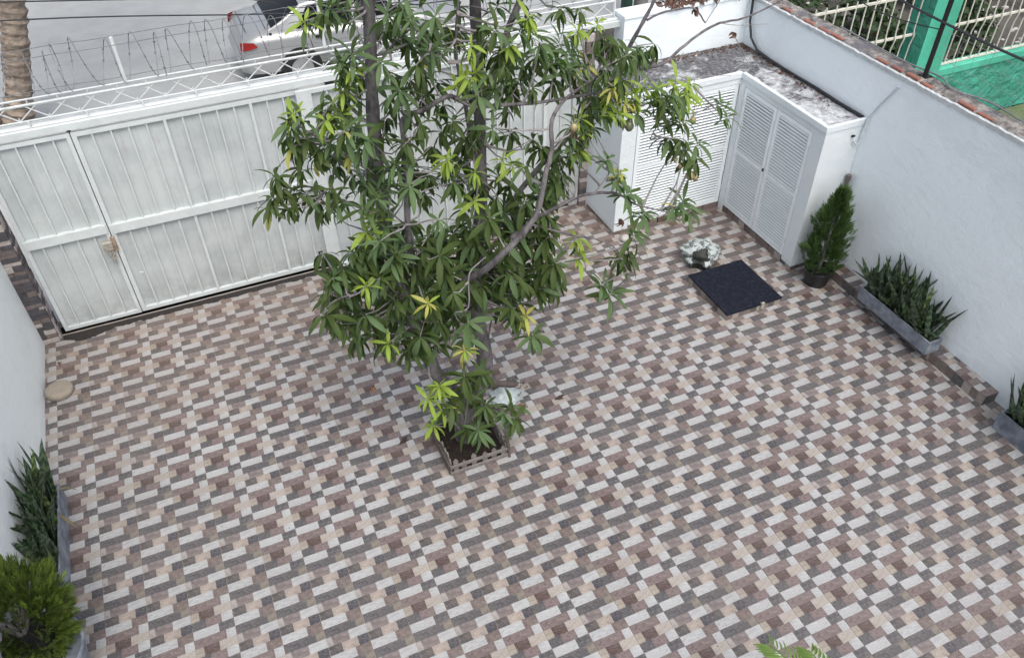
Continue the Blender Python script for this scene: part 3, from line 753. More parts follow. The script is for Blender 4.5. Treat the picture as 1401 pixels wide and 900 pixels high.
b = blob(-1.80, -2.62, .56, .40, .13, 9.1, .30, 2.3, 44)
tag(b.build('plastic_sheet', 'whitebag', at=(-1.82, -2.62, 0), smooth=True), 'crumpled white plastic bag lying behind the tree planter', 'bag')
# rotten log near it
b = MB(); b.tube([(-2.25, -1.75, .12), (-1.85, -1.95, .13), (-1.45, -2.15, .12), (-1.15, -2.25, .10)], [.09, .12, .11, .06], 8, jit=.2)
tag(b.build('rotten_branch', 'wood_dark', at=(-1.7, -2, 0)), 'short dark rotten branch on the floor behind the white bag', 'branch')
b = MB(); rr = random.Random(3)
for k_ in range(70):
    x, y = -1.35 + rr.gauss(0, .22), -2.3 + rr.gauss(0, .22); a_ = rr.uniform(0, 6.28); s_ = rr.uniform(.03, .08)
    b.face([(x, y, .02 + rr.uniform(0, .06)), (x + s_ * math.cos(a_), y + s_ * math.sin(a_), .03), (x + s_ * math.cos(a_ + 1.2), y + s_ * math.sin(a_ + 1.2), .06)])
tag(b.build('rubbish_heap', 'dry_dark', kind='stuff'), 'dark crumbs of rotten leaves behind the tree planter', 'litter')
# round stone
b = MB(); b.lathe(-14.88, 3.55, [(.36, 0), (.42, .06), (.43, .15), (.40, .21), (.33, .235), (.15, .237)], 28)
tag(b.build('round_stone', 'stone', at=(-14.88, 3.55, 0), smooth=False), 'round flat beige stone by the foot of the left wall', 'stone')
for (x, y, r, lb_) in ((5.98, 3.38, .2, 'left one of two pale stones in front of the cabinet corner'), (6.42, 3.25, .23, 'right one of two pale stones in front of the cabinet corner')):
    b = blob(x, y, r, r * .9, r * .8, x * 7, .2, 1.6, 14); tag(b.build('pale_stone', 'pebble', at=(x, y, 0), smooth=True), lb_, 'stone', 'pale stones by the cabinet')

# tree planter: picket box with soil
px0, px1, py0, py1 = -4.42, -2.60, -4.80, -2.88
bxp = thing('picket_planter', 'low weathered picket box of dark soil around the mango tree', 'planter', (-3.5, -3.84, 0))
def picket(x, y, h, along, lean=0):
    b = MB(); w = .075; t_ = .02
    prof = [(-w, 0), (w, 0), (w, h - .1), (0, h), (-w, h - .1)]
    f = lambda u, z, d: ((x + u + lean * z, y + d, z) if along == 'x' else (x + d, y + u + lean * z, z))
    A = [f(u, z, -t_) for u, z in prof]; B = [f(u, z, t_) for u, z in prof]
    b.face(A); b.face(B[::-1])
    for k in range(5): b.face([A[k], B[k], B[(k + 1) % 5], A[(k + 1) % 5]][::-1])
    b.build('picket', 'oldwood', bxp)
rr = random.Random(6)
for side, (fx0, fx1) in (('y0', (px0, px1)), ('y1', (px0, px1))):
    y = py0 if side == 'y0' else py1
    for k_ in range(6):
        picket(fx0 + .16 + k_ * (fx1 - fx0 - .32) / 5 + rr.uniform(-.05, .05), y + .05, rr.uniform(.46, .66), 'x', rr.uniform(-.06, .06))
    for z_ in (.05, .32):
        b = MB(); b.bbox(fx0, fx1, y - .03, y + .025, z_, z_ + .105, .012); b.build('rail', 'oldwood', bxp)
for x in (px0, px1):
    for k_ in range(9):
        picket(x + (.05 if x == px0 else -.05), py0 + .12 + k_ * (py1 - py0 - .24) / 8, rr.uniform(.5, .72), 'y', rr.uniform(-.06, .06))
    for z_ in (.05, .32):
        b = MB(); b.bbox(x - .03, x + .025, py0 + .03, py1 - .03, z_, z_ + .105, .012); b.build('rail', 'wood_dark', bxp)
b = MB(); b.tube([(px1 + .03, py0 - .03, 0), (px1 + .02, py0 - .02, .5), (px1 - .04, py0, .95)], .045, 6, jit=.2); b.build('corner_stake', 'wood_dark', bxp)
rows = []
for j in range(25):
    rows.append([(px0 + .04 + (px1 - px0 - .08) * i / 24, py0 + .04 + (py1 - py0 - .08) * j / 24, .10 + .07 * nz(i * .35, j * .35, 2) + .04 * nz(i * 1.1, j * 1.1, 5) + .22 * math.exp(-((i - 12) ** 2 + (j - 13) ** 2) / 60)) for i in range(25)])
b = MB(); b.grid(rows); so = b.build('soil', 'soil', bxp, kind='stuff')

# ------------------------------------------------------------------ leaves
def leaf_rows(L, w, droop, fold=.22, curl=0.0, n=7, prof=None):
    """leaf along +x, face up +z, returns rows (5 across... centre creased)"""
    rows = []; x = z = 0.; ang = 0.
    P = prof or [(0, .06), (.12, .45), (.3, .9), (.5, 1.0), (.7, .82), (.87, .45), (1, .02)]
    for i, (t, ww) in enumerate(P):
        if i: dl = (t - P[i - 1][0]) * L; ang = -droop * t; x += math.cos(ang) * dl; z += math.sin(ang) * dl
        h = ww * w / 2; nx, nzv = -math.sin(ang), math.cos(ang)
        rows.append([(x + nx * fold * h, -h, z + nzv * fold * h), (x, 0, z), (x + nx * fold * h, h, z + nzv * fold * h)])
    return rows
def xform(rows, mat, add):
    out = []
    for r in rows:
        rr_ = []
        for p in r:
            q = mat @ Vector(p) + add; rr_.append((q.x, q.y, q.z))
        out.append(rr_)
    return out
def orient(azim, elev, roll):
    return Matrix.Rotation(azim, 3, 'Z') @ Matrix.Rotation(-elev, 3, 'Y') @ Matrix.Rotation(roll, 3, 'X')

# ------------------------------------------------------------------ mango tree
LIMBS = [('trunk', [(-3.65, -3.9, 1.62, 0.3), (-3.83, -3.9, 2.31, 0.27), (-4.28, -4.0, 3.32, 0.22), (-4.62, -4.1, 4.63, 0.21), (-4.86, -4.2, 5.92, 0.2), (-5.05, -4.2, 7.35, 0.19), (-5.2, -4.2, 8.64, 0.18), (-5.22, -4.2, 9.96, 0.17), (-5.14, -4.2, 11.46, 0.155), (-5.01, -4.1, 12.61, 0.145), (-4.87, -4.0, 13.92, 0.13), (-4.84, -4.0, 14.67, 0.12)]), ('trunk', [(-3.41, -3.7, 1.32, 0.32), (-3.03, -3.7, 2.08, 0.29), (-2.76, -3.6, 2.77, 0.27), (-2.84, -3.6, 3.94, 0.25), (-2.97, -3.6, 5.04, 0.24), (-2.86, -3.6, 6.7, 0.21), (-2.69, -3.6, 7.97, 0.19), (-2.64, -3.6, 9.57, 0.17), (-2.58, -3.5, 10.95, 0.16), (-2.55, -3.4, 12.06, 0.14), (-2.5, -3.3, 13.37, 0.13), (-2.48, -3.3, 14.07, 0.12)]), ('branch', [(-3.02, -3.7, 5.63, 0.17), (-3.63, -4.6, 6.78, 0.14), (-3.3, -5.4, 7.68, 0.13), (-3.0, -5.8, 8.33, 0.12), (-2.6, -5.9, 8.77, 0.11), (-2.25, -5.9, 9.24, 0.1), (-2.03, -5.8, 10.04, 0.09), (-1.79, -5.6, 10.48, 0.08), (-1.71, -5.4, 11.04, 0.07), (-1.13, -4.9, 11.19, 0.05), (-0.5, -4.9, 11.5, 0.03)]), ('branch', [(-4.58, -4.2, 6.53, 0.12), (-4.82, -4.6, 8.28, 0.11), (-4.77, -4.7, 9.58, 0.11), (-4.73, -4.8, 10.85, 0.1), (-4.69, -4.8, 11.43, 0.095), (-4.25, -4.8, 11.54, 0.085), (-3.74, -4.8, 11.72, 0.08), (-3.5, -4.8, 11.58, 0.07), (-3.16, -4.8, 11.38, 0.07), (-2.52, -4.8, 11.28, 0.065), (-1.68, -4.8, 11.17, 0.06), (-0.82, -4.8, 11.13, 0.05), (-0.01, -4.8, 11.1, 0.04)]), ('branch', [(-2.74, -3.5, 7.05, 0.15), (-1.82, -3.0, 7.37, 0.13), (-1.02, -2.6, 7.81, 0.12), (-0.16, -2.3, 8.31, 0.12), (0.67, -2.1, 8.76, 0.11), (1.23, -2.0, 9.22, 0.1), (1.69, -2.0, 9.73, 0.1), (2.36, -2.0, 9.96, 0.08), (3.19, -2.0, 10.01, 0.07), (3.64, -2.0, 10.3, 0.06), (4.25, -2.0, 10.64, 0.055), (4.79, -2.0, 10.8, 0.05), (5.54, -2.0, 10.81, 0.04), (6.47, -2.0, 11.03, 0.03), (7.11, -2.0, 11.27, 0.02)]), ('branch', [(1.43, -2.0, 9.48, 0.09), (1.81, -2.0, 10.11, 0.09), (2.12, -2.0, 10.68, 0.085), (2.44, -2.0, 11.22, 0.08), (2.78, -2.0, 11.88, 0.07), (3.02, -2.0, 12.37, 0.05)]), ('branch', [(2.54, -2.0, 11.24, 0.05), (2.95, -2.0, 11.36, 0.04), (3.48, -2.0, 11.37, 0.04), (3.92, -2.0, 11.31, 0.035), (4.32, -2.0, 10.88, 0.03)]), ('branch', [(-2.31, -4.6, 7.75, 0.1), (-1.73, -4.8, 8.27, 0.09), (-1.27, -5.0, 8.59, 0.075), (-0.71, -5.0, 8.72, 0.06), (-0.12, -5.0, 8.65, 0.055), (0.34, -5.0, 8.48, 0.05), (0.82, -5.0, 8.07, 0.035), (1.76, -5.0, 7.6, 0.02)]), ('branch', [(-0.32, -5.0, 8.72, 0.035), (-0.09, -5.0, 9.02, 0.03), (0.08, -5.0, 9.26, 0.02)]), ('branch', [(-2.02, -4.8, 8.21, 0.05), (-1.64, -5.0, 8.08, 0.04), (-0.9, -5.1, 7.72, 0.035), (-0.08, -5.1, 7.31, 0.03), (0.39, -5.1, 6.83, 0.025), (0.77, -5.1, 5.94, 0.02)]), ('branch', [(-2.77, -3.6, 9.5, 0.11), (-3.11, -3.9, 11.4, 0.06), (-3.23, -4.0, 12.25, 0.05), (-3.12, -4.0, 13.26, 0.045), (-3.04, -4.0, 13.8, 0.04)]), ('branch', [(-2.58, -3.5, 10.6, 0.12), (-1.92, -3.2, 11.63, 0.12), (-1.65, -3.1, 12.2, 0.12), (-1.35, -3.0, 12.66, 0.11), (-1.18, -3.0, 13.25, 0.1)]), ('branch', [(-3.49, -4.4, 5.05, 0.03), (-4.0, -5.0, 6.25, 0.025), (-3.67, -5.1, 6.44, 0.03), (-3.64, -5.2, 7.5, 0.03), (-3.21, -5.2, 7.85, 0.02)]), ('branch', [(-4.75, -4.7, 8.23, 0.05), (-4.85, -5.0, 8.94, 0.035), (-5.11, -5.1, 9.36, 0.03), (-5.32, -5.1, 9.69, 0.02)]), ('branch', [(-5.27, -4.3, 10.46, 0.05), (-5.51, -4.8, 11.11, 0.03), (-5.26, -4.9, 10.94, 0.03), (-5.12, -5.0, 10.57, 0.02)]), ('branch', [(0.67, -2.1, 8.76, 0.05), (0.35, -3.0, 10.04, 0.04), (1.18, -4.0, 10.22, 0.03), (1.58, -4.5, 10.18, 0.03), (1.23, -4.7, 9.6, 0.02)]), ('branch', [(-5.14, -4.2, 8.82, 0.06), (-6.07, -4.4, 9.66, 0.05), (-6.76, -4.5, 10.25, 0.04), (-7.3, -4.5, 10.17, 0.02)]), ('branch', [(-5.19, -4.2, 10.82, 0.05), (-6.06, -4.6, 11.05, 0.04), (-6.59, -4.8, 11.59, 0.03), (-6.83, -4.9, 11.91, 0.02)]), ('branch', [(-4.99, -4.2, 6.67, 0.06), (-6.0, -4.8, 7.45, 0.04), (-6.7, -5.0, 7.62, 0.03), (-7.08, -5.0, 7.33, 0.02)]), ('branch', [(-3.03, -3.7, 2.08, 0.12), (-2.53, -3.2, 1.96, 0.1), (-2.44, -3.0, 2.26, 0.09)]), ('branch', [(-2.68, -3.4, 2.57, 0.06), (-2.3, -3.0, 3.8, 0.04), (-1.84, -2.9, 4.11, 0.03)]), ('branch', [(-5.07, -4.2, 12.22, 0.05), (-4.36, -4.7, 13.14, 0.04), (-4.06, -5.0, 12.92, 0.03), (-3.76, -5.0, 12.51, 0.03)]), ('branch', [(-3.78, -4.1, 0.61, 0.05), (-3.61, -4.4, 2.7, 0.04), (-3.68, -4.6, 4.03, 0.035), (-3.67, -4.8, 5.36, 0.03)]), ('branch', [(-3.81, -4.1, 0.95, 0.03), (-4.3, -4.5, 2.51, 0.02), (-4.57, -4.6, 3.16, 0.015)]), ('branch', [(4.79, -2.0, 10.8, 0.02), (5.31, -2.1, 10.69, 0.015), (6.27, -2.1, 10.57, 0.01)]), ('branch', [(5.33, -2.0, 10.36, 0.02), (5.76, -2.0, 9.78, 0.015), (6.02, -2.0, 9.38, 0.01)]), ('branch', [(4.32, -2.0, 10.88, 0.025), (4.67, -2.0, 11.42, 0.02), (4.76, -2.0, 11.77, 0.02)]), ('branch', [(2.68, -3.0, 9.86, 0.03), (4.01, -2.6, 9.74, 0.015), (5.04, -2.5, 9.52, 0.01)]), ('branch', [(3.49, -3.0, 9.94, 0.02), (3.64, -3.0, 9.48, 0.012), (4.51, -3.2, 8.55, 0.01)])]
